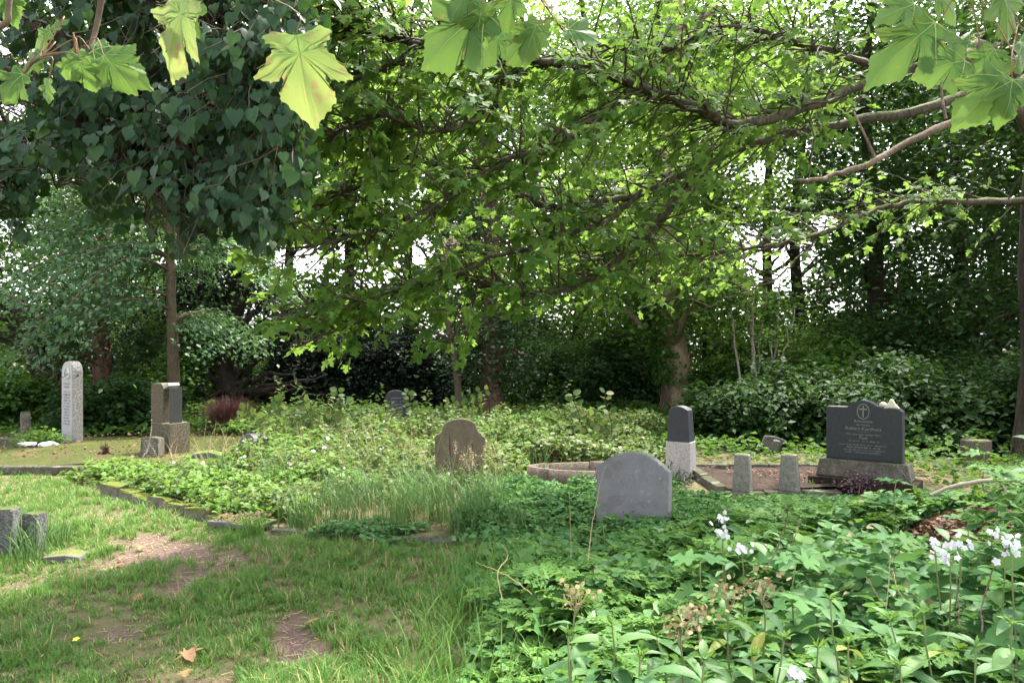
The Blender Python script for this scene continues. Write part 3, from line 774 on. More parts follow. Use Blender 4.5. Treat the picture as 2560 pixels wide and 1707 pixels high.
# 14 two granite posts on a kerb, right grave plot
gk = thing('grave_kerb', 'stone kerb around the bare soil grave between posts and black stone', 'kerb', (2.85, 8.3, 0))
for k in range(3):
    obj('kerb_stone', box_mesh('kerb_stone', 2.38 + .42 * k, 2.38 + .42 * k + .41, 8.14, 8.27, -.08, .055 + .006 * k, .012, 2, .003, 50 + k), M['stone_plinth'], gk, (-2.85, -8.3, 0))
for k in range(4):
    obj('kerb_stone', box_mesh('kerb_stone', 2.35 + .52 * k, 2.35 + .52 * k + .51, 9.75, 9.88, -.08, .12 + .005 * (k % 2), .012, 2, .003, 60 + k), M['stone_plinth'], gk, (-2.85, -8.3, 0))
for k in range(2):
    obj('kerb_stone', box_mesh('kerb_stone', 2.30, 2.41, 8.285 + .73 * k, 8.285 + .73 * k + .72, -.08, .10 + .008 * k, .012, 2, .003, 66 + k), M['stone_plinth'], gk, (-2.85, -8.3, 0))
X, Y = np.meshgrid(np.linspace(2.42, 4.5, 30), np.linspace(8.28, 9.74, 20))
Z = .075 + .03 * nz(X, Y, 4, 8)
a = (np.arange(19)[:, None] * 30 + np.arange(29)[None]).ravel()
obj('soil_bed', mesh_np('soil_bed', np.stack([X - 2.85, Y - 8.3, Z], -1).reshape(-1, 3), [np.stack([a, a + 1, a + 31, a + 30], -1)], True), M['soil'], gk)
for k, (u, v, rz, hh, lab) in enumerate([(1862, 1240, -30, .43, 'left of the two tapering granite posts standing on the kerb'), (1980, 1240, -34, .43, 'right of the two tapering granite posts standing on the kerb')]):
    q = G(u, v); t = thing('granite_post', lab, 'post', (q[0], q[1] + .08, .03), math.radians(rz), 'tapering granite posts of the right grave')
    obj('shaft', box_mesh('shaft', -.105, .105, -.085, .085, 0, hh, .022, 3, .002, 70 + k, .74), M['stone_post'], t)

# 16 leaning broken stone, 17 mossy block right
q = G(1880, 1140); t = thing('gravestone', 'small dark broken stone leaning sideways in the undergrowth behind the posts', 'gravestone', (q[0], q[1] - .7, .10), math.radians(-15))
obj('slab', slab_mesh('slab', [(-.12, 0), (.10, -.04), (.20, .20), (.06, .22), (-.08, .20)], .09, .01), M['stone_plinth'], t, (0, 0, .08), (0, math.radians(12), 0))
obj('painted_glint', slab_mesh('painted_glint', arc(.09, .165, .05, 0, 180, 7, .018) + [(.05, .155)], .004, 0), M['carving_white'], t, (0, -.006, .08), (0, math.radians(12), 0))  # white shape painted in as the glint on the dark stone
q = G(2447, 1165); t = thing('gravestone', 'weathered mossy square stone in the shade near the right edge', 'gravestone', (q[0], q[1], 0), math.radians(-6))
obj('block', box_mesh('block', -.18, .18, 0, .16, 0, .36, .015, 2, .003, 18), M['stone_tan'], t)
obj('footing', box_mesh('footing', -.22, .22, -.05, .22, -.1, .05, .015), M['stone_plinth'], t)

# 18 pointed oval kerb ring
t = thing('grave_kerb', 'pinkish cracked oval cement kerb ring left of the grey headstone', 'kerb', (.98, 9.0, 0))
th = np.linspace(0, 2 * math.pi, 81)
def lens(a, g): return A([(.76 + g) * math.cos(a) * (1 if math.cos(a) > 0 else 1.0), (.34 + g * .8) * math.copysign(abs(math.sin(a)) ** 1.25, math.sin(a))])
for k in range(8):
    aa = np.linspace(2 * math.pi * k / 8 + .008, 2 * math.pi * (k + 1) / 8 - .008, 9)
    V, Q = [], []
    hh = .215 + .006 * math.sin(k * 2.3)
    for ai in aa:
        o_, i_ = lens(ai, .04), lens(ai, -.03)
        V += [(o_[0], o_[1], -.05), (o_[0], o_[1], hh), (i_[0], i_[1], hh), (i_[0], i_[1], -.05)]
    for s in range(8):
        b = s * 4
        for e in range(4): Q.append((b + e, b + (e + 1) % 4, b + 4 + (e + 1) % 4, b + 4 + e))
    Q += [(0, 3, 2, 1), (32, 33, 34, 35)]
    obj('kerb_piece', mesh_np('kerb_piece', A(V), [A(Q)]), M['stone_pink'], t)
X, Y = np.meshgrid(np.linspace(-.7, .7, 20), np.linspace(-.3, .3, 8))
k_ = np.sqrt(np.clip(1 - (X / .72) ** 2, 0, 1)); Y2 = Y * k_
a = (np.arange(7)[:, None] * 20 + np.arange(19)[None]).ravel()
obj('soil_fill', mesh_np('soil_fill', np.stack([X, Y2, .07 + .02 * nz(X, Y, 9, 2)], -1).reshape(-1, 3), [np.stack([a, a + 1, a + 21, a + 20], -1)], True), M['soil'], t)

# 19 two grey posts at the left edge, 20 flat stone
for k, (u, v, h, w, rz, lab) in enumerate([(17, 1392, .41, .14, 8, 'mossy grey granite post cut by the left edge of the picture'), (86, 1380, .345, .125, -4, 'lichen-grey granite post standing in tall grass near the left edge')]):
    q = G(u, v); t = thing('granite_post', lab, 'post', (q[0], q[1], -.03), math.radians(rz), 'grey posts at the left edge')
    obj('shaft', box_mesh('shaft', -w / 2, w / 2, -w / 2, w / 2, 0, h, .010, 2, .003, 80 + k, .98), M['stone_post_grey'], t)
q = G(145, 1405); t = thing('stone_slab', 'flat weathered stone lying in the grass by the left posts', 'stone', (q[0], q[1], 0), math.radians(10))
obj('slab', slab_mesh('slab', [(-.16, -.03), (.16, -.03), (.15, .03), (.04, .05), (-.12, .04)], .2, .012), M['stone_slab'], t)

# 21 mossy kerb row, 22 corner slab, 23 kerb edge
ka, kb, kc = A([-4.55, 8.3]), A([-2.62, 6.82]), A([-.45, 6.15])
t = thing('grave_kerb', 'row of old kerb stones thick with yellow moss along the bramble grave', 'kerb', (*ka, 0))
d_ = kb - ka; L_ = np.linalg.norm(d_); an = math.atan2(d_[1], d_[0])
x = 0; k = 0
rng = np.random.default_rng(5)
while x < L_ - .1:
    w = rng.uniform(.24, .42)
    o = obj('kerb_stone', box_mesh('kerb_stone', 0, w - .012, -.08, .08, -.06, rng.uniform(.08, .17), .03, 2, .010, 90 + k), M['stone_kerb'], t, (math.cos(an) * x, math.sin(an) * x, 0), (rng.normal(0, .09), rng.normal(0, .05), an + rng.normal(0, .08)))
    x += w; k += 1
t = thing('stone_slab', 'flat grey corner slab strewn with twigs where the kerbs meet', 'stone', (-2.42, 6.62, 0), math.radians(-16))
obj('slab', slab_mesh('slab', [(-.28, .055), (.24, .04), (.25, .085), (-.27, .10)], .30, .012), M['stone_slab'], t, (0, -.12, 0))
obj('bed_stone', box_mesh('bed_stone', -.2, .2, -.05, .16, -.06, .045, .02), M['stone_plinth'], t)
t = thing('grave_kerb', 'half-buried straight kerb edge at the foot of the tall grass', 'kerb', (*kb, 0))
d_ = kc - A([-2.1, 6.5]); L_ = np.linalg.norm(d_); an = math.atan2(d_[1], d_[0]); x = 0
while x < L_:
    w = rng.uniform(.34, .6)
    obj('kerb_stone', box_mesh('kerb_stone', 0, w - .012, -.06, .06, -.06, rng.uniform(.015, .06), .016, 2, .007, 120 + k), M['stone_plinth'], t, (-2.1 - kb[0] + math.cos(an) * x, 6.5 - kb[1] + math.sin(an) * x, 0), (rng.normal(0, .02), rng.normal(0, .02), an + rng.normal(0, .02)))
    x += w; k += 1

# mossy raised grave plot at the left, with its kerb
t = thing('grave_plot', 'raised moss-covered grave bed with stone kerb at the left', 'grave', (-5.6, 11, 0))
X, Y = np.meshgrid(np.linspace(-9.5, -3.3, 60), np.linspace(9.85, 13.2, 36))
Z = .10 + .04 * nz(X, Y, 1.1, 6) + .015 * nz(X, Y, 5, 7) + .05 * np.exp(-((X + 6.6) ** 2 + (Y - 11.5) ** 2) / 1.2)
a = (np.arange(35)[:, None] * 60 + np.arange(59)[None]).ravel()
obj('moss_bed', mesh_np('moss_bed', np.stack([X + 5.6, Y - 11, Z], -1).reshape(-1, 3), [np.stack([a, a + 1, a + 61, a + 60], -1)], True), M['moss_bed'], t)
x = -9.5
while x < -4.2:
    w = rng.uniform(.6, .95)
    obj('kerb_stone', box_mesh('kerb_stone', x + 5.6, x + 5.6 + w - .01, -1.30, -1.15, -.1, .105 + rng.uniform(-.01, .01), .014, 2, .004, k), M['stone_plinth'], t)
    x += w; k += 1
obj('back_kerb', box_mesh('back_kerb', -3.9, -2.1, .98, 1.14, -.1, .20, .014, 2, .004, k), M['stone_plinth'], t)

# ------------------------------------------------------------------ trees
def curve_pts(p0, p1, sag, n, rng, jit):
    tt = np.linspace(0, 1, n)[:, None]
    c = p0 + (p1 - p0) * tt
    c[:, 2] += sag * np.sin(np.pi * tt[:, 0])
    c[1:-1] += rng.normal(0, jit, (n - 2, 3))
    return c

def bg_tree(name, label, base, trunk, tr, crown, n_leaf, leaf_s, lmat, bmat, seed, n_clump=70, csig=(.6, .6, .32), limbs=12, cut=None, tmpl=None, group=None, flat=.55, shell=.55):
    """trunk: list of points (x,y,z offsets from the base); crown: list of (centre offset, radii, share)"""
    rng = np.random.default_rng(seed)
    base = A([base[0], base[1], 0.0])
    t = thing(name, label, 'tree', base, 0, group)
    tp = smoothpath(A(trunk), max(12, int(len(trunk) * 6)))
    rr = np.interp(np.linspace(0, 1, len(tp)), [0, .06, .15, 1], [tr * 1.45, tr * 1.15, tr, tr * .35])
    mb = MB(); mb.tube(tp, rr, 14, .16, seed)
    obj('trunk', mb.mesh('trunk'), bmat, t)
    cl = []
    for c, r, share in crown:
        k = max(4, int(n_clump * share))
        d = unit(rng.normal(0, 1, (k, 3)))
        rad = rng.uniform(shell, 1.0, k)[:, None] ** .6
        cl.append(A(c) + d * rad * A(r))
    cl = np.vstack(cl)
    if cut is not None:
        cl = cl[cut(cl + base)]
    mb = MB()
    for k in rng.choice(len(cl), min(limbs, len(cl)), replace=False):
        e = cl[k]
        zt = min(max(e[2] - rng.uniform(.3, 1.8), tp[len(tp) // 3][2]), tp[-1][2])
        s = tp[np.argmin(abs(tp[:, 2] - zt))]
        pth = curve_pts(s, e, rng.uniform(-.1, .35), 8, rng, .06)
        mb.tube(pth, np.linspace(tr * .32, .012, 8), 6)
    if mb.V: obj('branches', mb.mesh('branches'), bmat, t)['kind'] = 'stuff'
    per = rng.poisson(n_leaf / len(cl), len(cl)) + 3
    idx = np.repeat(np.arange(len(cl)), per)
    pos = cl[idx] + rng.normal(0, 1, (len(idx), 3)) * A(csig) * rng.uniform(.6, 1.3, (len(cl), 1))[idx]
    if cut is not None:
        k = cut(pos + base); pos = pos[k]
    pos = pos[(pos + base)[:, 2] > .05]
    n_ = len(pos)
    o = obj('crown', leaves_mesh('crown', tmpl or T_QUAD, pos, rnd_dirs(n_, rng, -.8, .2), rnd_normals(n_, rng, flat), rng.uniform(.7, 1.35, n_) * leaf_s), lmat, t)
    return t

def gap(*boxes):
    """keeps leaves out of the openings where the sky is seen"""
    def f(p):
        u, v = proj(p)
        ok = np.ones(len(u), bool)
        for (cu_, cv_, ru, rv) in boxes:
            ok &= ((u - cu_) / ru) ** 2 + ((v - cv_) / rv) ** 2 > .75 + .55 * nz(p[:, 0] * 3 + p[:, 1], p[:, 2] * 3 - p[:, 1], 1.6, cu_ * .01)
        h_ = np.sin(p[:, 0] * 127.1 + p[:, 1] * 311.7 + p[:, 2] * 74.7) * 43758.5453
        return ok | ((h_ - np.floor(h_)) < .20)
    return f
SKY_GAPS = gap((745, 645, 75, 48), (860, 655, 60, 45), (1050, 625, 45, 50), (930, 690, 60, 30), (1945, 655, 110, 85), (2060, 555, 40, 28), (1860, 590, 45, 30), (30, 265, 50, 35), (1905, 430, 32, 34), (2290, 560, 22, 22), (2090, 765, 26, 20),
               (1150, 700, 60, 25), (420, 640, 40, 40))

def X_(u, d): return (u - CU) / F * d
def Z_(v, d): return EYE - (v - HV) / F * d

# young lime with pale drooping layers (left)
def young_lime():
    rng = np.random.default_rng(77)
    d0 = 15.0
    base = A([X_(432, d0), d0, 0.0])
    t = thing('lime_tree', 'young lime tree with slim brown trunk and pale drooping leaf layers', 'tree', base)
    tp = smoothpath(A([(0, 0, -.1), (.02, 0, 1.2), (-.03, 0, 2.6), (-.08, .05, 4.2), (-.1, 0, 6.2), (-.05, .05, 8.2)]), 30)
    mb = MB(); mb.tube(tp, np.interp(np.linspace(0, 1, 30), [0, .08, 1], [.17, .13, .03]), 12, .08, 4); obj('trunk', mb.mesh('trunk'), M['bark_lime'], t)
    mb = MB(); pos, dr = [], []
    for k in range(62):
        z = rng.uniform(1.7, 7.8)
        az = rng.uniform(0, 2 * np.pi)
        L = rng.uniform(1.2, 2.6) * (1.0 if z < 6 else .7)
        if math.cos(az) < 0: L *= 1.45
        s = tp[np.argmin(abs(tp[:, 2] - z))]
        dirv = A([math.cos(az), math.sin(az) * .8, 0])
        n_ = 14
        tt = np.linspace(0, 1, n_)
        pth = s + dirv * (tt * L)[:, None]
        pth[:, 2] += .55 * np.sin(tt * 2.0) - 1.15 * tt ** 2 * L / 2.4
        mb.tube(pth, np.linspace(.03, .006, n_), 5)
        for q in range(3, n_):
            m_ = int(26 * (.5 + tt[q]))
            side = A([-dirv[1], dirv[0], 0])
            off = side * rng.normal(0, .38 * (.5 + tt[q]), (m_, 1)) + dirv * rng.normal(0, .14, (m_, 1))
            pp = pth[q] + off
            pp[:, 2] += -.28 * np.abs(off @ side) + rng.normal(0, .05, m_)
            pos.append(pp)
            dr.append(np.tile(dirv, (m_, 1)) + rng.normal(0, .6, (m_, 3)) - A([0, 0, .5]))
    pos, dr = np.vstack(pos), np.vstack(dr)
    k = SKY_GAPS(pos + base) & (pos[:, 2] > .9)
    pos, dr = pos[k], dr[k]
    obj('branches', mb.mesh('branches'), M['bark_lime'], t)['kind'] = 'stuff'
    obj('crown', leaves_mesh('crown', T_QUAD, pos, dr, rnd_normals(len(pos), rng, .30), rng.uniform(.075, .13, len(pos))), M['young_lime'], t)
young_lime()

# leaning dark trunk at the left
bg_tree('leaning_tree', 'dark gnarled tree leaning left behind the pale stele', (X_(165, 18.5), 18.5), [(0, 0, -.1), (-.35, 0, .8), (-.75, .1, 1.7), (-1.3, .2, 2.6), (-2.3, .4, 3.3), (-3.2, .6, 4.2)], .36,
        [((-1.4, 0, 4.0), (2.4, 1.6, 1.6), .6), ((-.2, .3, 2.6), (1.4, 1.0, .9), .25), ((-3.2, .5, 3.0), (1.2, 1.2, 1.2), .15)], 7500, .11, M['wood_dark'], M['bark_dark'], 101, 60, (.5, .5, .35), 16, SKY_GAPS)
# arching bare branch and broken pale limb there
mb = MB()
for pth, r0, r1 in [([(200, 905, 17), (165, 930, 17), (125, 955, 17), (95, 985, 17), (65, 1005, 17)], .05, .015), ([(150, 770, 17.5), (110, 790, 17.5), (80, 815, 17.5), (66, 860, 17.4), (68, 900, 17.4), (95, 920, 17.3), (120, 935, 17.2)], .06, .02),
                    ([(150, 930, 16.8), (120, 970, 16.6), (100, 1010, 16.4), (88, 1040, 16.3)], .10, .05), ([(66, 885, 17.4), (40, 900, 17.4), (10, 925, 17.3)], .025, .01)]:
    pp = smoothpath([P(*q) for q in pth], 16, .01); mb.tube(pp, np.linspace(r0, r1, 16), 7, .1)
tag(obj('fallen_limb', mb.mesh('fallen_limb'), M['deadwood']), 'bare arching dead limbs hanging from the leaning dark tree', 'branch')
# red-brown ivy tree
bg_tree('ivy_tree', 'red-brown forked trunk with thick ivy crown right of the pale stele', (X_(262, 17), 17), [(0, 0, -.1), (-.02, 0, .8), (-.08, 0, 1.7), (-.05, 0, 3.5), (0, 0, 5.5)], .27,
        [((0, -.1, 2.0), (1.15, .9, 1.05), .45), ((-.2, 0, 4.0), (1.5, 1.3, 1.6), .55)], 8000, .10, M['ivy'], M['bark_red'], 102, 60, (.34, .34, .28), 8, SKY_GAPS)
mb = MB(); q = P(238, 1045, 16.9); mb.tube(smoothpath([q, P(236, 1000, 16.9), P(246, 955, 17)], 10), np.linspace(.2, .09, 10), 10, .15)
o = obj('dead_tree', mb.mesh('dead_tree', q), M['bark_red'], None, q); tag(o, 'short leaning red-brown stem left of the ivy crowned trunk', 'tree')
# dark multi-stem tree behind the tan stele
bg_tree('holly_tree', 'very dark broad tree with crooked low stems behind the tan stele', (X_(572, 18), 18), [(0, 0, -.1), (.05, 0, .6), (.0, 0, 1.2), (.15, 0, 2.4), (.1, 0, 4.2)], .33,
        [((.2, 0, 2.6), (1.9, 1.3, 1.15), .55), ((-.2, .4, 3.6), (1.6, 1.2, 1.2), .45)], 9000, .10, M['yew'], M['bark_dark'], 103, 70, (.42, .42, .3), 22, SKY_GAPS)
mb = MB(); rng = np.random.default_rng(6)
for k in range(16):
    s = P(580 + rng.uniform(-30, 30), 985, 17.8); e = P(rng.uniform(470, 860), rng.uniform(880, 990), rng.uniform(16.8, 18.5))
    pp = curve_pts(s, e, rng.uniform(-.1, .5), 10, rng, .07); mb.tube(pp, np.linspace(rng.uniform(.04, .09), .012, 10), 6)
tag(obj('bare_thicket', mb.mesh('bare_thicket'), M['bark_dark']), 'tangle of dark bare twigs under the dark broad tree', 'branches')
# yews: dark wall of green
for k, (u, d, rx, rz, lab) in enumerate([(800, 19.5, 1.5, 1.75, 'left of the two near-black yew bushes behind the brambles'), (985, 20, 1.7, 1.85, 'right of the two near-black yew bushes behind the brambles')]):
    rng = np.random.default_rng(110 + k)
    b = A([X_(u, d), d, 0]); t = thing('yew_bush', lab, 'bush', b, 0, 'dark yews')
    dd = unit(rng.normal(0, 1, (15000, 3))); dd[:, 2] = np.abs(dd[:, 2]); rad = rng.uniform(.55, 1.05, (15000, 1)) * (1 + .16 * nz(dd[:, 0] * 4, dd[:, 2] * 4, 1.5, k)[:, None])
    pp = dd * rad * A([rx, 1.1, rz]); pp[:, 2] += rng.uniform(0, .35, len(pp)); kk = SKY_GAPS(pp + b); pp = pp[kk]
    obj('foliage', leaves_mesh('foliage', T_QUAD, pp, rnd_dirs(len(pp), rng, -.6, .6), unit(pp + A([0, 0, .6]) + rng.normal(0, .6, pp.shape)), rng.uniform(.07, .14, len(pp))), M['yew'], t)
    mb = MB()
    for j in range(9):
        a = rng.uniform(0, 6.28); mb.tube(curve_pts(A([0, 0, -.1]), A([math.cos(a) * rx * .7, math.sin(a) * .7, rz * rng.uniform(.4, .9)]), .2, 8, rng, .04), np.linspace(.10, .02, 8), 6)
    obj('stem', mb.mesh('stem'), M['bark_dark'], t)
# slim slanting stem
d7 = 16.5; b7 = A([X_(1150, d7), d7, 0])
bg_tree('slim_tree', 'thin slanting tree stem left of the reddish ivy trunk', b7, [(0, 0, -.1), (-.06, 0, 1.0), (-.25, 0, 2.2), (-.4, 0, 3.4), (-.45, .1, 5.5), (-.3, 0, 8)], .085,
        [((-.3, 0, 7.2), (1.3, 1.1, 1.6), 1)], 1800, .10, M['wood_mid'], M['bark_lime'], 104, 40, (.45, .45, .3), 12, SKY_GAPS)
# reddish ivy trunk in the middle
bg_tree('ivy_tree', 'reddish furrowed trunk with a wide skirt of dark ivy in the centre', (X_(1228, 17), 17), [(0, 0, -.1), (0, 0, .9), (.03, 0, 2.0), (.0, 0, 4.5), (-.1, 0, 8.0), (0, .1, 11)], .27,
        [((.15, -.1, 1.75), (1.15, .8, .75), .3), ((0, 0, 3.6), (1.2, 1.0, 1.6), .3), ((-.3, 0, 7.5), (1.5, 1.3, 2.6), .25)], 11000, .095, M['ivy'], M['bark_red'], 105, 95, (.36, .36, .28), 14, SKY_GAPS)
# big pale ivy-clad trunk
d8 = 18.0; b8 = A([X_(1702, d8), d8, 0])
t8 = bg_tree('maple_tree', 'stout pale trunk hung with ivy, bright green maple crown above', b8, [(0, 0, -.1), (-.04, 0, .7), (-.18, 0, 1.6), (-.32, 0, 2.6), (-.35, 0, 4.5), (-.2, .1, 8), (0, .2, 11.5)], .40,
        [((-.7, -.6, 3.2), (2.6, 1.6, 1.2), .42), ((-.3, 0, 6.0), (2.6, 2.2, 2.2), .28), ((.2, 0, 9.5), (3.0, 2.5, 3.0), .3)], 15000, .13, M['wood_light'], M['bark_pale'], 106, 110, (.5, .5, .28), 18, SKY_GAPS)
rng = np.random.default_rng(18)
n_ = 1500; zz = rng.uniform(.85, 2.9, n_); th = rng.normal(math.pi * 1.08, .55, n_)
cx = np.interp(zz, [0, .7, 1.6, 2.6, 4.5], [0, -.04, -.18, -.32, -.35]); rr = .43 + np.abs(rng.normal(0, .07, n_)) + .1 * (zz > 1.9)
pp = np.stack([cx + rr * np.cos(th), rr * np.sin(th), zz], -1)
nn = np.stack([np.cos(th), np.sin(th), .5 + 0 * th], -1)
obj('ivy', leaves_mesh('ivy', T_ROUND, pp, A([0, 0, -1.0]) + rng.normal(0, .5, (n_, 3)), nn + rng.normal(0, .35, (n_, 3)), rng.uniform(.06, .11, n_)), M['wood_mid'], t8)
mb = MB()
for k in range(5):
    a = math.pi * 1.05 + k * .14; zs = np.linspace(.05, 2.8, 14)
    mb.tube(np.stack([np.interp(zs, [0, .7, 1.6, 2.6, 4.5], [0, -.04, -.18, -.32, -.35]) + (.44 + .02 * np.sin(zs * 5 + k)) * math.cos(a) * np.interp(zs, [0, .5], [1.25, 1]), .46 * math.sin(a) + .05 * np.sin(zs * 3 + k), zs], -1), .022, 5)
obj('ivy_stem', mb.mesh('ivy_stem'), M['bark_lime'], t8)
# thin multi-stem sapling group
dt = 16.5; t = thing('sapling_clump', 'clump of thin grey-brown stems right of the pale ivy trunk', 'tree', (X_(1885, dt), dt, 0))
rng = np.random.default_rng(61); mb = MB(); tips = []
for k in range(9):
    x0 = rng.uniform(-.25, .35); x1 = x0 + rng.uniform(-.5, .6)
    pp = curve_pts(A([x0, rng.uniform(-.2, .2), -.05]), A([x1, rng.uniform(-.4, .4), rng.uniform(2.2, 4.2)]), 0, 12, rng, .035); mb.tube(pp, np.linspace(.035, .01, 12), 6); tips.append(pp[-5:])
obj('stem', mb.mesh('stem'), M['twig_grey'], t)
tips = np.vstack(tips); idx = rng.integers(0, len(tips), 1600); pp = tips[idx] + rng.normal(0, .3, (1600, 3)); kk = SKY_GAPS(pp + A([X_(1885, dt), dt, 0])); pp = pp[kk]
obj('crown', leaves_mesh('crown', T_QUAD, pp, rnd_dirs(len(pp), rng), rnd_normals(len(pp), rng, .6), rng.uniform(.06, .11, len(pp))), M['wood_mid'], t)

# wood behind: taller trees, each its own
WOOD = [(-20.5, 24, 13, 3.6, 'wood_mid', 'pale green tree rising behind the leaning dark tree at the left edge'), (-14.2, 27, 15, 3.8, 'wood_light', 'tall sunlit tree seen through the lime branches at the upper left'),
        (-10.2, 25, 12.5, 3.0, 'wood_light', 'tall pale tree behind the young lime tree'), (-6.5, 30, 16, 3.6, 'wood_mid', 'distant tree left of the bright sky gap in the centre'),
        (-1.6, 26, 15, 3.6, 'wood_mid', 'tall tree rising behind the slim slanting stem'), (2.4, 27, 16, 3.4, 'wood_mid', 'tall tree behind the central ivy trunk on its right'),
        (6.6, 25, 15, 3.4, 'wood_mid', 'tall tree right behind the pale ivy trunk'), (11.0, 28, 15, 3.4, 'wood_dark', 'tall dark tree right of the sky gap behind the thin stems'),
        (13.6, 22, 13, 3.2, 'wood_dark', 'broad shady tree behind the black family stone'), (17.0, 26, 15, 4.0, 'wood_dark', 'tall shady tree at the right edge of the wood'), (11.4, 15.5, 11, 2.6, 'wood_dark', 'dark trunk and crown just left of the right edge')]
WOOD += [(9.6, 19.5, 12, 2.6, 'wood_dark', 'tall tree added against the sun right of the thin grey-brown stems'), (14.6, 18.5, 13, 3.0, 'wood_dark', 'broad dark tree added against the sun behind the big maple trunk'), (4.6, 23, 14, 3.0, 'wood_mid', 'tree whose crown fills the space left of the pale ivy trunk'),  # nearest two trees added to keep the sun off the right side
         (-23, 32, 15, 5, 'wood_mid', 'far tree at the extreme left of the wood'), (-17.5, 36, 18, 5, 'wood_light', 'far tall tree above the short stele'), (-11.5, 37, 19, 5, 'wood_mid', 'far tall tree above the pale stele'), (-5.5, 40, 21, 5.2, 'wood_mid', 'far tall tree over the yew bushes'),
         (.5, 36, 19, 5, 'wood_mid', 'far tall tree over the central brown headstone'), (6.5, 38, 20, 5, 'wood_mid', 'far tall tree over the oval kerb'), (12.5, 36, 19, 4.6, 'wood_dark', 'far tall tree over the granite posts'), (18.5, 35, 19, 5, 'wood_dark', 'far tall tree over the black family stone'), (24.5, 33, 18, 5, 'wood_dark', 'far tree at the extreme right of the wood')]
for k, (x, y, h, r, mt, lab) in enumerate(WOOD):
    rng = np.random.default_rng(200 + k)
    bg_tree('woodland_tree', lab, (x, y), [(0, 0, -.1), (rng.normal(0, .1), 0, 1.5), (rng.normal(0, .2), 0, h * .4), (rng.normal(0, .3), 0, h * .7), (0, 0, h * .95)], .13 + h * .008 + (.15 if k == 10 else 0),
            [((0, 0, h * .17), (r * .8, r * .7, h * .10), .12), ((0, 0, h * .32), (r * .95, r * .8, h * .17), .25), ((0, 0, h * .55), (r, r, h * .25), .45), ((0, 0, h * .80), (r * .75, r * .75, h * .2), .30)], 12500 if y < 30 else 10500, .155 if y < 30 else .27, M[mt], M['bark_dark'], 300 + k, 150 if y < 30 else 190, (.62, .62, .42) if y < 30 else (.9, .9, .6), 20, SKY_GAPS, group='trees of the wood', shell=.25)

# shrubs along the edge of the wood
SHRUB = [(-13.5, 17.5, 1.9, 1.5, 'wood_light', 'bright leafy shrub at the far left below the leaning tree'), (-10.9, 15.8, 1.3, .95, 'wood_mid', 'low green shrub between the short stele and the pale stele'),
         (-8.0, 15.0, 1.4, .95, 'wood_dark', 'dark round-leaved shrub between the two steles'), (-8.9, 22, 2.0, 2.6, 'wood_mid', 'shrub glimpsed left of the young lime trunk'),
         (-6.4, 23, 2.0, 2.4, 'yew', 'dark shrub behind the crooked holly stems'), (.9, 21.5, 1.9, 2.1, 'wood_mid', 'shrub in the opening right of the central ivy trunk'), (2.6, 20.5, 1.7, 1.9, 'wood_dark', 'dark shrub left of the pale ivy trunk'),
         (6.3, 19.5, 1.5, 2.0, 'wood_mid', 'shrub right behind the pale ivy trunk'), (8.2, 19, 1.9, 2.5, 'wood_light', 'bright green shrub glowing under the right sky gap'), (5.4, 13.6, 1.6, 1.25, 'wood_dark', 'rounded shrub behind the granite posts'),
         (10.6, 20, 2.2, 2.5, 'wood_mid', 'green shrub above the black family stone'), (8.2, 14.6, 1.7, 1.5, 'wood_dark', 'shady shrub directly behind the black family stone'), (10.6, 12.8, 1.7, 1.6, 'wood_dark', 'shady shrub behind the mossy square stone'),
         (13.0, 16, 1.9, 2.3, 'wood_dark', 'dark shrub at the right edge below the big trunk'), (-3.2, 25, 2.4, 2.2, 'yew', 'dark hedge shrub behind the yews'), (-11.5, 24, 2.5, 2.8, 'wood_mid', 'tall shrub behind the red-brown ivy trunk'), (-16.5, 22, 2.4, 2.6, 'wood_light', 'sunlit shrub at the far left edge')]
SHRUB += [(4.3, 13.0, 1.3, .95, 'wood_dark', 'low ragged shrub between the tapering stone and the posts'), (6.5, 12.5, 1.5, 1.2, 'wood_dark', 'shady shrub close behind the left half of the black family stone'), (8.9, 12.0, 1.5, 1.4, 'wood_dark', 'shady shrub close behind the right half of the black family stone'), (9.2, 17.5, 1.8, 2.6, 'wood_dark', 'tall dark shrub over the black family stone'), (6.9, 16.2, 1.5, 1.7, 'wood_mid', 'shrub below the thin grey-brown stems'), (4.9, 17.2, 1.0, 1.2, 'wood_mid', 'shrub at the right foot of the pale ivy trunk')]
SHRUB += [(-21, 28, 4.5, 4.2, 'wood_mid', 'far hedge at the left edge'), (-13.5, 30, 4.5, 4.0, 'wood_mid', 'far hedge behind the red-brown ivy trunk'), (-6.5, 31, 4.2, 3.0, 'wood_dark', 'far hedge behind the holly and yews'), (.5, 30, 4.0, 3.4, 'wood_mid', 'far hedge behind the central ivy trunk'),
          (7.5, 30, 4.2, 3.4, 'wood_light', 'far sunlit hedge under the right sky gap'), (14.5, 29, 4.5, 4.4, 'wood_dark', 'far hedge behind the black family stone'), (21.5, 28, 4.5, 4.8, 'wood_dark', 'far hedge at the right edge'), (3.8, 24, 2.2, 2.8, 'wood_mid', 'shrub behind the pale ivy trunk on its left')]
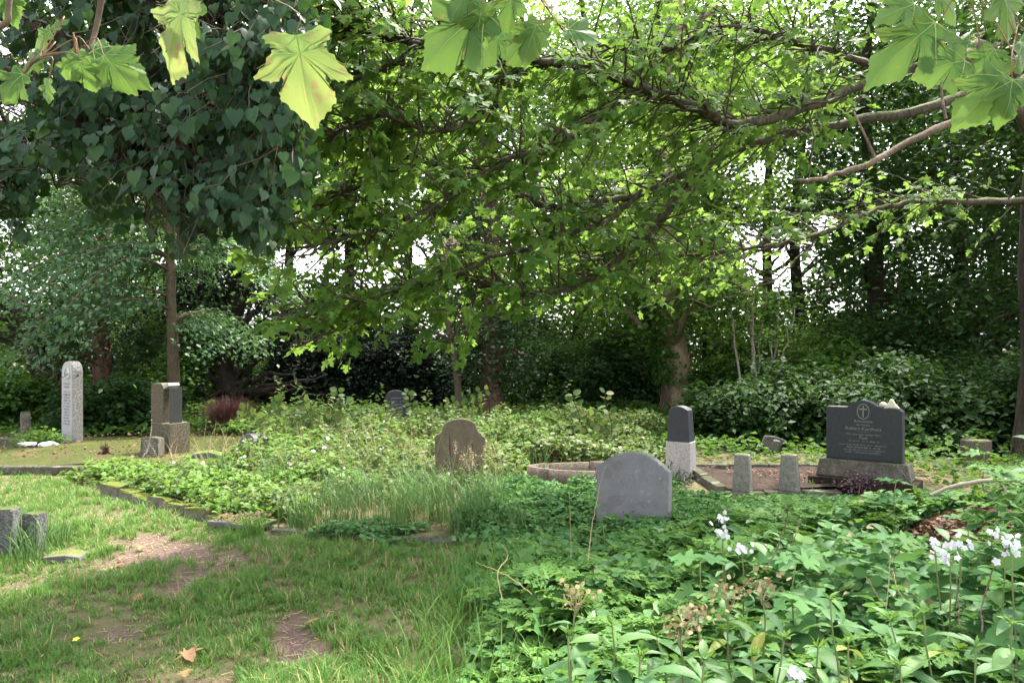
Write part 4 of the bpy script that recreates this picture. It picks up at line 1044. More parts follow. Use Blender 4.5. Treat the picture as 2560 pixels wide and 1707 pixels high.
for k, (x, y, r, h, mt, lab) in enumerate(SHRUB):
    rng = np.random.default_rng(400 + k)
    b = A([x, y, 0.0]); t = thing('shrub', lab, 'shrub', b, 0, 'shrubs along the edge of the wood')
    n_ = 8500
    dd = unit(rng.normal(0, 1, (n_, 3))); dd[:, 2] = np.abs(dd[:, 2])
    rad = rng.uniform(.35, 1.0, (n_, 1)) ** .5 * (1 + .34 * nz(dd[:, 0] * 3 + dd[:, 1], dd[:, 2] * 3, 1.7, k)[:, None] + .22 * nz(dd[:, 0] * 9 + dd[:, 1] * 4, dd[:, 2] * 9, 1.3, k + 3)[:, None])
    pp = dd * rad * A([r, r * .8, h]); pp[:, 2] = pp[:, 2] + rng.uniform(0, .25, n_)
    kk = SKY_GAPS(pp + b); pp = pp[kk]; dd = dd[kk]
    obj('foliage', leaves_mesh('foliage', T_QUAD, pp, rnd_dirs(len(pp), rng, -.7, .3), unit(dd * .5 + A([0, 0, .8]) + rng.normal(0, .5, pp.shape)), rng.uniform(.085, .16, len(pp)) * (1.0 if y < 26 else 1.7)), M[mt], t)
    mb = MB()
    for j in range(10):
        a = rng.uniform(0, 6.28); mb.tube(curve_pts(A([0, 0, -.05]), A([math.cos(a) * r * .7, math.sin(a) * r * .5, h * rng.uniform(.4, .9)]), .15, 8, rng, .05), np.linspace(.035, .008, 8), 5)
    obj('stem', mb.mesh('stem'), M['bark_twig'], t)

# ------------------------------------------------------------------ near maple: trunk at the right edge, boughs across the picture
MT = A([7.92, 10.6, 0.0])
maple = thing('maple_tree', 'big maple at the right edge with leafy boughs sweeping across the whole top', 'tree', MT)
mb = MB(); mb.tube(smoothpath([MT + A(q) for q in [(0, 0, -.2), (-.05, 0, 1), (-.1, 0, 2.4), (-.15, 0, 4), (-.05, 0, 6), (0, 0, 9), (.1, 0, 12)]], 40), np.interp(np.linspace(0, 1, 40), [0, .05, .15, .5, 1], [.85, .62, .52, .4, .12]), 22, .10, 3)
obj('trunk', mb.mesh('trunk', MT), M['bark_dark'], maple)  # shade put into the trunk colour: darker bark than on the boughs
def W(*q): return [P(*x) if len(x) == 3 else A(x[:3]) for x in q]
tz = lambda z: A([MT[0] - .12, MT[1], z])
LIMBS = {   # name: (points, r0, r1, visible)
    'a': ([tz(4.6)] + W((2470, 125, 9.4), (2400, 150, 8.8), (2250, 178, 8.2), (2050, 255, 7.6), (1850, 312, 7.2), (1740, 268, 7.0), (1600, 215, 6.8), (1450, 170, 6.6), (1330, 145, 6.4), (1180, 125, 6.2), (1060, 115, 6.1), (960, 85, 6.0), (850, 58, 5.9)), .13, .03),
    'a2': (W((1060, 115, 6.1), (980, 160, 6.0), (900, 185, 5.9), (800, 172, 5.8)), .03, .012),
    'b': (W((2230, 180, 8.15), (2080, 130, 7.9), (1950, 95, 7.7), (1830, 65, 7.5), (1700, 110, 7.3), (1600, 132, 7.2), (1500, 110, 7.0)), .05, .015),
    'c': ([tz(4.0)] + W((2500, 240, 9.8), (2300, 275, 9.0), (2050, 318, 8.5), (1900, 352, 8.2), (1780, 405, 8.0), (1690, 505, 7.8), (1600, 605, 7.6), (1500, 680, 7.4), (1400, 725, 7.3), (1300, 735, 7.2), (1200, 702, 7.1), (1090, 690, 7.0), (1000, 725, 6.9), (890, 770, 6.8)), .115, .015),
    'd': (W((1780, 405, 8.0), (1700, 440, 7.8), (1600, 485, 7.6), (1480, 510, 7.4), (1380, 518, 7.3), (1280, 480, 7.2), (1150, 430, 7.1), (1050, 400, 7.0), (960, 362, 6.9), (870, 350, 6.8)), .055, .014),
    'e': ([tz(3.75)] + W((2420, 505, 9.8), (2300, 503, 9.5), (2180, 528, 9.3), (2050, 585, 9.0), (1900, 618, 8.8), (1800, 628, 8.6), (1700, 640, 8.4), (1560, 650, 8.2)), .078, .018),
    'f': (W((1600, 485, 7.6), (1500, 560, 7.3), (1380, 600, 7.0), (1250, 640, 6.8), (1100, 700, 6.6), (950, 740, 6.4), (800, 780, 6.2), (700, 800, 6.1)), .035, .01),
    'g': (W((1600, 215, 6.8), (1500, 290, 6.6), (1380, 360, 6.4), (1250, 410, 6.3), (1120, 500, 6.2), (980, 560, 6.1), (830, 600, 6.0), (700, 640, 5.9)), .035, .01),
    'h': (W((1050, 400, 7.0), (930, 450, 6.8), (820, 500, 6.6), (720, 540, 6.5), (650, 600, 6.4)), .02, .008),
    'i': (W((1000, 725, 6.9), (900, 800, 6.7), (780, 850, 6.5), (720, 870, 6.4)), .014, .006),
    'j': (W((1200, 702, 7.1), (1160, 790, 7.0), (1120, 870, 6.9)), .014, .006),
    'k': (W((2050, 585, 9.0), (1950, 690, 8.8), (1830, 740, 8.6), (1720, 790, 8.5)), .02, .007),
    'l': (W((850, 58, 5.9), (760, 20, 5.7), (680, -60, 5.5)), .03, .012),
    'm': (W((1330, 145, 6.4), (1250, 250, 6.2), (1100, 330, 6.0), (960, 290, 5.9), (850, 330, 5.8), (760, 300, 5.8)), .025, .008),
}
HIDDEN = {   # boughs above the frame: they shade the grass below
    'o': ([tz(6.5), A([6.0, 9.0, 7.6]), A([3.6, 7.6, 7.4]), A([2.0, 7.0, 7.1])], .12, .03),
    'p': ([tz(7.5), A([6.2, 7.6, 8.6]), A([4.0, 5.2, 8.2]), A([2.0, 3.4, 7.0])], .12, .03),
    'q': ([tz(8.0), A([5.6, 11.2, 9.4]), A([3.4, 11.5, 9.6])], .1, .03),
    'r': ([tz(7.0), A([8.5, 7.5, 8.2]), A([8.0, 4.5, 7.6])], .1, .03),
    's': ([tz(8.5), A([9.5, 12, 10]), A([11.5, 13, 10.5])], .1, .03),
    's2': ([tz(9.5), A([7, 9.5, 11.5]), A([5.5, 8, 12.5])], .1, .03),
    't': ([A([3.6, 7.6, 7.4]), A([2.2, 9.0, 8.2]), A([.6, 9.4, 8.4])], .05, .02),
    'near': ([tz(5.6), A([6.4, 7.6, 5.3]), A([4.4, 4.6, 4.4]), A([2.4, 2.6, 3.45]), A([1.2, 1.95, 3.0]), A([-.1, 1.75, 2.85]), A([-1.3, 1.75, 2.85]), A([-1.95, 1.95, 2.85])], .10, .012),
}
rng = np.random.default_rng(500)
def env_maple(u):
    return np.interp(u, [520, 560, 620, 700, 800, 880, 960, 1090, 1180, 1260, 1400, 1600, 1850, 2000, 2300, 2560], [480, 640, 790, 860, 930, 930, 880, 930, 900, 800, 760, 780, 740, 700, 640, 620])
leafp, leafd, leafn, leafs = [], [], [], []
twigs = MB()
def spray(s, e, k_leaves, size, rng, vis=True):
    """a twig from s to e with leaves along its outer half"""
    pth = curve_pts(s, e, rng.uniform(-.02, .10), 6, rng, .015)
    if vis: twigs.tube(pth, np.linspace(.011, .003, 6), 4, cap=False)
    ax = unit(e - s)
    for q in range(k_leaves):
        f = rng.uniform(.35, 1.0)
        b = pth[min(5, int(f * 5.99))]
        side = unit(np.cross(ax, [0, 0, 1])) * rng.choice([-1, 1])
        dd = ax * rng.uniform(.2, 1) + side * rng.uniform(.1, 1.1) + A([0, 0, rng.uniform(-.75, -.05)])
        dd = unit(dd)
        leafp.append(b + dd * rng.uniform(.03, .09) + A([0, 0, rng.normal(0, .02)])); leafd.append(dd)
        leafn.append(unit(A([0, -.15, 1.0]) + rng.normal(0, .38, 3))); leafs.append(size * rng.uniform(.65, 1.2))
def limb_clusters(pts, n, reach, vis, k0=.15):
    for _ in range(n):
        f = rng.uniform(k0, 1.0) * (len(pts) - 1.001); i_ = int(f)
        s = pts[i_] + (pts[i_ + 1] - pts[i_]) * (f - i_)
        tdir = unit(pts[i_ + 1] - pts[i_]); side = unit(np.cross(tdir, [0, 0, 1])) * rng.choice([-1, 1])
        if side[1] < 0 and rng.random() < .45: side = -side
        e = s + tdir * rng.uniform(.1, .7) * reach + side * rng.uniform(.1, 1) * reach + A([0, 0, rng.normal(.05, .32) * reach])
        yield s, e
for key, (pts, r0, r1) in LIMBS.items():
    sp = smoothpath(pts, 10 + 6 * len(pts), .012, rng)
    mbl = MB(); mbl.tube(sp, np.linspace(r0 * .8, r1 * .8, len(sp)) if r0 < .06 else np.interp(np.linspace(0, 1, len(sp)), [0, .2, 1], [r0 * .75, r0 * .42, r1 * .8]), 12 if r0 > .05 else 7, .26, ord(key[0]))
    obj('bough', mbl.mesh('bough', MT), M['bark_maple'], maple)
    Ln = np.linalg.norm(np.diff(sp, axis=0), axis=1).sum()
    for s, e in limb_clusters(sp, int(Ln * (29 if key != 'e' else 24)), 1.0 if key in 'abcde' else .75, True, .22 if key in 'ac' else .05):
        u, v = proj(e); u, v = u[0], v[0]
        if v > env_maple(u) - 12 or u < 560 or e[1] < 3.4: continue
        if not SKY_GAPS(e[None])[0] and rng.random() < .8: continue
        if u > 1650 and v > 330 and rng.random() < .3: continue
        if u < 1250 and v > 520 and rng.random() < .42: continue
        spray(s, e, rng.integers(5, 11), .112, rng)
for key, (pts, r0, r1) in HIDDEN.items():
    sp = smoothpath(pts, 8 + 6 * len(pts), .015, rng)
    mbl = MB(); mbl.tube(sp, np.linspace(r0, r1, len(sp)), 9, .1, ord(key[0])); obj('bough', mbl.mesh('bough', MT), M['bark_maple'], maple)
    if key == 'near': sp_near = sp; continue
    Ln = np.linalg.norm(np.diff(sp, axis=0), axis=1).sum()
    for s, e in limb_clusters(sp, int(Ln * 15), 1.9, False):
        u, v = proj(e)
        if e[1] < 2.2 or (v[0] > -60 and u[0] < 2560 and e[2] < 4): continue
        spray(s, e, rng.integers(6, 11), .16, rng, False)
# keep every leaf clear of the frame's lower part
leafp, leafd, leafn, leafs = A(leafp), A(leafd), A(leafn), A(leafs)
u, v = proj(leafp)
k = ((v < env_maple(u) + 15) & (u > 545)) | (v < -40) | (u > 2600) | (u < -40)
k &= gap((1945, 655, 100, 78), (745, 645, 60, 40), (1050, 622, 40, 42))(leafp) | (rng.random(len(k)) < .12)
leafp, leafd, leafn, leafs = leafp[k], leafd[k], leafn[k], leafs[k]
print('maple leaves', len(leafp))
obj('twigs', twigs.mesh('twigs', MT), M['bark_twig'], maple)
u, v = proj(leafp)
inview = (u > 0) & (u < 2560) & (v > 0) & (v < 1000)
size_px = leafs / leafp[:, 1] * inview
order = np.argsort(-size_px)[:255]
own = np.zeros(len(leafp), bool); own[order] = True
me_leaf = mesh_np('leaf', T_MAPLE[0], [T_MAPLE[1]]); me_leaf.materials.append(M['maple'])
RR = frames(leafd, leafn)
def leaf_objs(name, me, idx, pos, RR, sc, parent, off):
    for q in idx:
        o = link(bpy.data.objects.new(name, me)); o.parent = parent
        Mx = Matrix(RR[q].tolist()).to_4x4() @ Matrix.Scale(float(sc[q]), 4)
        Mx.translation = Vector((pos[q] - off).tolist()); o.matrix_local = Mx
leaf_objs('leaf', me_leaf, order, leafp, RR, leafs, maple, MT)
near = inview & ~own
V, T = batch(T_MAPLE, leafp[near] - MT, RR[near], leafs[near]); tag(obj('foliage', mesh_np('foliage', V, [T]), M['maple'], maple), kind='stuff')
far = ~inview & ~own
V, T = batch(T_MAPLE_LO, leafp[far] - MT, RR[far], leafs[far]); tag(obj('upper_foliage', mesh_np('upper_foliage', V, [T]), M['maple'], maple), kind='stuff')
# dead pale branch of the maple
mb = MB()
sp = smoothpath([tz(4.4)] + W((2640, 160, 7.0), (2500, 250, 5.6), (2380, 305, 5.2), (2190, 400, 4.9), (2080, 440, 4.75), (1990, 457, 4.65)), 40, .006, rng); mb.tube(sp, np.linspace(.04, .010, 40), 8, .2, 2)
mb.tube(smoothpath(W((2190, 400, 4.9), (2165, 345, 4.9), (2135, 280, 4.95)), 8), np.linspace(.013, .006, 8), 6); mb.tube(smoothpath(W((2365, 300, 5.2), (2355, 240, 5.3), (2350, 170, 5.4)), 8), np.linspace(.012, .006, 8), 6)
o = obj('dead_bough', mb.mesh('dead_bough', MT), M['deadwood'], maple); o['label'] = 'bare pale dead bough slanting down at the right'
# withered twig tangle in the middle (pale)
mb = MB()
for q in range(16):
    s = P(1140, 610, 7.0); e = P(rng.uniform(1075, 1120), rng.uniform(600, 655), rng.uniform(6.7, 7.1)); mb.tube(curve_pts(s + rng.normal(0, .03, 3), e, rng.uniform(-.05, .08), 7, rng, .02), np.linspace(.007, .003, 7), 4)
o = obj('dead_twigs', mb.mesh('dead_twigs', MT), M['twig_grey'], maple)
# big leaves hanging close to the camera, each with its stalk
HERO = [  # base u,v  tip u,v  depth  yellow?
    ((742, 82), (765, 270), 1.60, 1, 1.0), ((478, -8), (352, 140), 1.5, 1, 1.0), ((500, 12), (395, 98), 1.56, 0, .8),
    ((130, 78), (58, 108), 1.75, 0, 1), ((132, 76), (158, 42), 1.75, 0, 1), ((108, 135), (18, 160), 1.75, 0, 1), ((98, 138), (84, 165), 1.78, 0, 1), ((122, 198), (105, 252), 1.7, 0, 1.3), ((192, 132), (210, 192), 1.66, 0, 1), ((200, 150), (226, 224), 1.64, 0, 1),
    ((258, 138), (315, 200), 1.66, 0, 1.1), ((225, 125), (362, 178), 1.68, 0, .8), ((60, 182), (-10, 244), 1.7, 0, 1), ((170, 135), (195, 112), 1.8, 0, 1), ((175, 150), (160, 195), 1.75, 0, 1), ((10, -20), (18, 42), 1.8, 0, 1), ((28, -20), (38, 35), 1.8, 0, 1),
    ((1222, 28), (1045, 138), 1.62, 0, .9), ((1205, 12), (1188, 120), 1.60, 0, .9), ((1355, 62), (1258, 140), 1.66, 0, .9), ((1345, 60), (1300, 132), 1.64, 0, 1), ((1262, 75), (1192, 152), 1.8, 0, 1), ((1415, 72), (1505, 88), 1.66, 0, 1.1), ((1290, -20), (1245, 48), 1.62, 0, 1), ((1190, -40), (1120, 25), 1.62, 0, 1),
    ((2345, 55), (2190, 152), 1.72, 0, .9), ((2290, 10), (2205, 32), 1.72, 0, 1), ((2420, 150), (2300, 172), 1.7, 0, 1), ((2430, 100), (2345, 118), 1.75, 0, 1), ((2490, 120), (2430, 185), 1.68, 0, 1), ((2515, 185), (2425, 280), 1.62, 0, 1), ((2530, 195), (2532, 305), 1.6, 0, 1.0), ((2560, 150), (2500, 170), 1.72, 0, 1),
    ((2490, -30), (2570, 60), 1.66, 0, 1), ((2545, 100), (2620, 190), 1.66, 0, 1), ((2330, -25), (2420, 22), 1.72, 0, 1)]
hm = [maple_hero(900 + k) for k in range(5)]
hy = maple_hero(950); hy.materials[0] = M['maple_yellow']
mbt = MB()
JOIN = {}
for k, (b, e, d, yel, wid) in enumerate(HERO):
    r = np.random.default_rng(700 + k)
    pb, pe = P(b[0], b[1], d), P(e[0], e[1], d - .03 + .05 * r.random())
    dv = pe - pb; L = np.linalg.norm(dv)
    nrm = unit(A([r.normal(0, .25), -1.0, r.uniform(.15, .75)]))
    R_ = frames(dv[None], nrm[None])[0]
    o = link(bpy.data.objects.new('leaf', hy if yel else hm[k % 5])); o.parent = maple
    Mx = Matrix((R_ * A([L * wid * .95, L, L])[None]).tolist()).to_4x4(); Mx.translation = Vector((pb - MT).tolist()); o.matrix_local = Mx
    if yel: o['label'] = 'big yellowing leaf with brown blotches'
    # stalk up to the near bough
    j = sp_near[np.argmin(np.linalg.norm((sp_near - pb) * A([1, .6, .3]), axis=1))]
    gk_ = min(int(max(b[0], 0) // 420), 6)
    if gk_ not in JOIN:
        grp = [h for h in HERO if min(int(max(h[0][0], 0) // 420), 6) == gk_]
        JOIN[gk_] = P(188, 132, 1.7) if gk_ == 0 else P(np.mean([h[0][0] for h in grp]), min(h[0][1] for h in grp) - 40, 1.72)
        mb = MB(); mb.tube(smoothpath([JOIN[gk_], JOIN[gk_] + (j - JOIN[gk_]) * .5 + A([.02, .02, 0]), j], 10), np.linspace(.004, .008, 10), 7)
        if gk_: obj('near_twig', mb.mesh('near_twig', MT), M['bark_lime'], maple)
    if gk_ == 0:
        cand = [P(188, 132, 1.7), P(22, 30, 1.75), P(100, 148, 1.72), P(236, 85, 1.72), P(66, 178, 1.72)]; JOIN[0] = min(cand, key=lambda c_: np.linalg.norm(c_ - pb))
    ctrl = JOIN[gk_] if np.linalg.norm(JOIN[gk_] - pb) < .28 else pb + unit(JOIN[gk_] - pb) * .28
    mb = MB(); mb.tube(smoothpath([pb, pb - unit(dv) * .03 + A([0, 0, .02]), ctrl], 8), [.0015] * 8, 6, cap=False)
    obj('leaf_stalk', mb.mesh('leaf_stalk', MT), M['petiole'], maple)
for pts_, r0_, r1_ in [(W((262, -60, 1.72), (250, 20, 1.72), (238, 80, 1.72), (222, 135, 1.7)), .008, .005), (W((60, 185, 1.72), (85, 155, 1.72), (125, 138, 1.72), (180, 132, 1.7)), .0035, .0035), (W((28, -40, 1.75), (22, 20, 1.75), (18, 55, 1.75), (-15, 75, 1.75)), .006, .007)]:
    mb = MB(); mb.tube(smoothpath(pts_, 12), np.linspace(r0_, r1_, 12), 7); obj('near_twig', mb.mesh('near_twig', MT), M['bark_lime'], maple)

# ------------------------------------------------------------------ near lime: dark leaves hanging in from the upper left
LT = A([-7.6, 7.6, 0.0])
lime = thing('lime_tree', 'lime tree at the left whose dark heart-shaped leaves hang into the upper left corner', 'tree', LT)
mb = MB(); mb.tube(smoothpath([LT + A(q) for q in [(0, 0, -.2), (.05, 0, 1.5), (0, 0, 4), (.1, 0, 7), (0, 0, 10)]], 30), np.interp(np.linspace(0, 1, 30), [0, .06, .2, 1], [.55, .42, .36, .1]), 16, .1, 5)
obj('trunk', mb.mesh('trunk', LT), M['bark_dark'], lime)
lz = lambda z: A([LT[0] + .1, LT[1], z])
LB = [W((-300, -60, 5.8), (-60, 120, 5.9), (120, 330, 5.9), (200, 420, 5.8)), W((-300, 100, 5.9), (-80, 200, 5.7), (60, 350, 5.6), (150, 470, 5.5)), W((100, -100, 5.1), (380, 60, 5.6), (600, 200, 5.6), (740, 300, 5.5)), W((80, 60, 5.2), (330, 260, 5.7), (520, 430, 5.6), (600, 560, 5.6)), [lz(5.2)] + W((-300, -250, 5.8), (100, -100, 5.1), (350, 0, 4.7), (560, 110, 4.4), (690, 260, 4.3), (740, 420, 4.3)),
      [lz(4.6)] + W((-300, -60, 5.8), (80, 60, 5.2), (300, 200, 4.8), (450, 350, 4.6), (560, 500, 4.5), (640, 590, 4.5)),
      [lz(4.2)] + W((-300, 100, 5.9), (0, 180, 5.3), (180, 290, 5.0), (300, 400, 4.8), (410, 510, 4.7), (470, 610, 4.7)),
      [lz(3.6)] + W((-300, 280, 6.0), (-120, 340, 5.6), (0, 430, 5.4), (50, 560, 5.3)),
      [lz(5.8)] + W((-100, -450, 5.4), (250, -200, 4.8), (500, -90, 4.4), (690, 20, 4.25), (770, 170, 4.2)),
      W((100, -100, 5.1), (350, 120, 5.1), (520, 250, 5.0), (650, 420, 5.0), (700, 540, 5.0)),
      W((80, 60, 5.2), (180, 200, 5.3), (260, 330, 5.3), (330, 480, 5.2), (390, 590, 5.2)),
      [lz(7)] + [A([-5.6, 6.4, 7.5]), A([-3.8, 5.0, 6.8]), A([-2.4, 4.0, 5.6])], [lz(8)] + [A([-6.0, 5.6, 9]), A([-4.6, 3.6, 8.4])], [lz(7.5)] + [A([-6.0, 8.6, 8.6]), A([-4.6, 9.2, 8.4])], [lz(7)] + [A([-8.6, 5.6, 8]), A([-8.4, 3.8, 7.4])]]
rng = np.random.default_rng(520)
leafp, leafd, leafn, leafs = [], [], [], []
twigs = MB()
env_l = lambda u: 45 * np.sin(np.asarray(u) * .031) + 28 * np.sin(np.asarray(u) * .083 + 1) - 20 + np.interp(u, [-200, 0, 40, 90, 150, 250, 350, 470, 560, 640, 720, 780, 815, 830], [640, 640, 640, 480, 440, 520, 600, 650, 650, 610, 560, 500, 200, -50])
for b, pts in enumerate(LB):
    sp = smoothpath(pts, 8 + 6 * len(pts), .012, rng)
    mbl = MB(); mbl.tube(sp, np.linspace(.07 if 4 <= b < 9 else .03, .006, len(sp)) if b < 11 else np.linspace(.09, .02, len(sp)), 7, .1, b); obj('bough', mbl.mesh('bough', LT), M['bark_dark'], lime)
    Ln = np.linalg.norm(np.diff(sp, axis=0), axis=1).sum()
    hid = b >= 11
    for s, e in limb_clusters(sp, int(Ln * (60 if not hid else 26)), .62 if not hid else 1.5, True, .2):
        if not hid: e = e - A([0, 0, abs(rng.normal(0, .16))])
        u, v = proj(e); u, v = u[0], v[0]
        if v > env_l(u) or (u > 820 and v > -60) or e[1] < 2.6: continue
        if ((u - 30) / 60) ** 2 + ((v - 268) / 42) ** 2 < 1: continue
        if u < 90 and v > 330 and b != 7 and rng.random() < .5: continue
        pth = curve_pts(s, e, rng.uniform(0, .12), 6, rng, .012)
        if not hid: twigs.tube(pth, np.linspace(.006, .002, 6), 4, cap=False)
        ax = unit(e - s); cn = A([.1, -.9, .85]) + rng.normal(0, .45, 3)
        if not hid and nz(e[0] * 3.2, e[2] * 3.2, 1.3, 31) > .30: continue
        for q in range(rng.integers(7, 13)):
            f = rng.uniform(.25, 1); bb = pth[min(5, int(f * 5.99))]
            dd = unit(ax * rng.uniform(.0, .6) + rng.normal(0, .35, 3) + A([0, -.1, -1.0]))
            leafp.append(bb + dd * .03 + rng.normal(0, .03, 3)); leafd.append(dd)
            leafn.append(unit(cn + rng.normal(0, .42, 3))); leafs.append((.074 if not hid else .13) * rng.uniform(.45, 1.3))
leafp, leafd, leafn, leafs = A(leafp), A(leafd), A(leafn), A(leafs)
u, v = proj(leafp)
k = (v < env_l(u) + 25) | (v < -40) | (u < -40); k &= ~((((u - 30) / 52) ** 2 + ((v - 268) / 36) ** 2) < 1)
leafp, leafd, leafn, leafs = leafp[k], leafd[k], leafn[k], leafs[k]
print('lime leaves', len(leafp))
obj('twigs', twigs.mesh('twigs', LT), M['bark_twig'], lime)
u, v = proj(leafp); inview = (u > 0) & (u < 2560) & (v > 0)
order = np.argsort(-(leafs / leafp[:, 1] * inview))[:300]
own = np.zeros(len(leafp), bool); own[order] = True
RR = frames(leafd, leafn)
me_l = mesh_np('leaf', T_CORD[0], [T_CORD[1]]); me_l.materials.append(M['lime'])
leaf_objs('leaf', me_l, order, leafp, RR, leafs, lime, LT)
V, T = batch(T_CORD, leafp[~own] - LT, RR[~own], leafs[~own]); tag(obj('foliage', mesh_np('foliage', V, [T]), M['lime'], lime), kind='stuff')

# ------------------------------------------------------------------ low growth
def patch(name, label, cat, poly, n, hfun, tmpl, size, mat, seed, spread=.5, top=.6, dz=(-.5, .35), mask=None, bias=(0, 0, 1)):
    rng = np.random.default_rng(seed)
    poly = A(poly)
    lo, hi = poly.min(0), poly.max(0)
    x, y = rng.uniform(lo[0], hi[0], int(n * 2.2)), rng.uniform(lo[1], hi[1], int(n * 2.2))
    k = inside(poly, x + .18 * nz(x, y, 4, seed), y + .18 * nz(x, y, 4, seed + 1))
    if mask is not None: k &= mask(x, y)
    x, y = x[k][:n], y[k][:n]
    h = hfun(x, y) * (rng.uniform(0, 1, len(x)) ** top)
    pos = np.stack([x, y, H(x, y) + .015 + h], -1)
    o = obj(name, leaves_mesh(name, tmpl, pos, rnd_dirs(len(x), rng, *dz), rnd_normals(len(x), rng, spread, bias), rng.uniform(*size, len(x))), mat)
    return tag(o, label, cat, kind='stuff')

STONES = [(G(1578, 1322)[:2], .36, .10), (G(1150, 1212)[:2], .33, .10)]     # keep leaves from covering the faces of these stones
def clear_front(x, y):
    ok = np.ones(len(x), bool)
    for (cx, cy_), rx, ry in STONES:
        ok &= ~((np.abs(x - cx) < rx) & (y > cy_ - ry) & (y < cy_ + .16))
    return ok

# sunlit bramble bed in the middle left
BED = [(-4.5, 8.4), (-2.6, 7.0), (-1.9, 7.6), (-.6, 8.0), (.1, 8.6), (.2, 10.5), (2.0, 12.5), (1.5, 15), (-7, 15.5), (-4.2, 12.4), (-3.3, 10.4), (-3.9, 9.3)]
hb = lambda x, y: np.clip((.12 + .058 * (y - 7.5)) * (1 + .5 * nz(x, y, 1.4, 2) + .45 * nz(x, y, 3.6, 9) + .5 * nz(x, y, 9.5, 11)), .05, 1.1) * np.interp(y, [12.6, 14.2], [1, .35])
patch('bramble_bed', 'sunlit tangle of bramble and nettle leaves between the stones', 'undergrowth', BED, 38000, hb, T_QUAD, (.03, .09), M['bramble'], 31, .5, .45, mask=clear_front)
patch('nettle_bed', 'taller leafy weeds rising from the bramble bed', 'undergrowth', BED, 9000, lambda x, y: hb(x, y) * 1.15, T_TREFOIL, (.07, .12), M['herb_light'], 32, .4, .3, mask=lambda x, y: clear_front(x, y) & (nz(x, y, 1.1, 6) > -.1))
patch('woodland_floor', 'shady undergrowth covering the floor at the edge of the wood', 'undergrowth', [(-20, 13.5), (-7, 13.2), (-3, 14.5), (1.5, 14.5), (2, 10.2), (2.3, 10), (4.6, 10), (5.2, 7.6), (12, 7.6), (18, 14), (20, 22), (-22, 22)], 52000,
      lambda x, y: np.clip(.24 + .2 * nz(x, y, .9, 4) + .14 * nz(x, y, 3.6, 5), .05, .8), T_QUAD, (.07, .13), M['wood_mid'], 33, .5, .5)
patch('front_weeds', 'low dark green weeds in front of the oval kerb', 'undergrowth', [(-.5, 6.5), (.9, 6.0), (2.2, 6.6), (2.0, 7.7), (.9, 8.45), (.0, 8.6), (-.5, 8.0)], 17000, lambda x, y: np.clip(.15 + .09 * nz(x, y, 2.4, 3) + .08 * nz(x, y, 8, 6), .03, .4) * np.interp(y, [6.3, 7.4, 8.4], [.8, 1, 1.25]), T_QUAD, (.035, .075), M['herb'], 34, .55, .6, mask=clear_front)
patch('moss_edge_weeds', 'bright low weeds growing over the mossy kerb', 'undergrowth', [(-4.6, 8.5), (-2.7, 6.95), (-2.0, 6.9), (-1.9, 7.6), (-3.4, 9.0), (-5.3, 9.7), (-5.6, 9.2)], 4200, lambda x, y: np.clip(.16 + .10 * nz(x, y, 2.7, 3) + .12 * nz(x, y, 8, 5), .03, .42), T_TREFOIL, (.04, .09), M['herb_light'], 35, .5, .5, mask=lambda x, y: nz(x, y, 3.3, 8) > -.45)
patch('kerb_bramble', 'mixed small bramble leaves behind the mossy kerb', 'undergrowth', [(-4.6, 8.5), (-2.7, 6.95), (-2.0, 6.9), (-1.9, 7.6), (-3.4, 9.0), (-5.3, 9.7), (-5.6, 9.2)], 7000, lambda x, y: np.clip(.15 + .12 * nz(x, y, 3.7, 13) + .12 * nz(x, y, 9, 5), .03, .42), T_QUAD, (.03, .075), M['bramble'], 39, .55, .5)
patch('moss_weeds', 'sparse low weeds and dead leaves on the mossy grave', 'undergrowth', [(-9, 10), (-4.4, 9.95), (-3.6, 11), (-4, 13), (-9.3, 13)], 900, lambda x, y: .10 + .06 + 0 * x, T_QUAD, (.03, .06), M['litter'], 40, .5, .05)
patch('post_weeds', 'thin low weeds between the herbs and the grave with the posts', 'undergrowth', [(1.9, 6.3), (5.2, 6.2), (5.4, 8.2), (4.7, 8.35), (3.4, 8.0), (1.9, 8.0)], 9000, lambda x, y: np.clip(.10 + .07 * nz(x, y, 2.4, 3) + .07 * nz(x, y, 7, 5), .02, .3) * np.interp(y, [6.4, 7.6], [.9, .35]), T_QUAD, (.035, .075), M['herb'], 58, .55, .6)
patch('kerb_edge_weeds', 'weeds and grass creeping over the half-buried kerb edge', 'undergrowth', [(-2.3, 6.75), (-2.2, 6.4), (-.3, 5.95), (.2, 6.1), (-.3, 6.5)], 2600, lambda x, y: np.clip(.07 + .08 * nz(x, y, 5, 3), .01, .2), T_ROUND, (.03, .06), M['herb'], 59, .55, .7, mask=lambda x, y: nz(x, y, 4, 2) > -.2)
patch('snowberry_growth', 'bright leafy growth between oval kerb and black tapering stone', 'undergrowth', [(.3, 9.8), (2.0, 9.6), (2.1, 12), (3, 14), (.5, 14)], 9000, lambda x, y: np.clip(.38 + .2 * nz(x, y, 1.4, 8) + .12 * nz(x, y, 5, 3), .1, .8), T_ROUND, (.05, .09), M['bramble'], 36, .5, .45)

rngb = np.random.default_rng(37)
n_ = 1300; x, y = rngb.uniform(-5.5, 1.5, n_ * 2), rngb.uniform(7.5, 14.5, n_ * 2); k = inside(BED, x, y) & clear_front(x, y) & (nz(x, y, 1.2, 5) > -.35); x, y = x[k][:n_], y[k][:n_]
STALK = np.stack([x, y], -1)
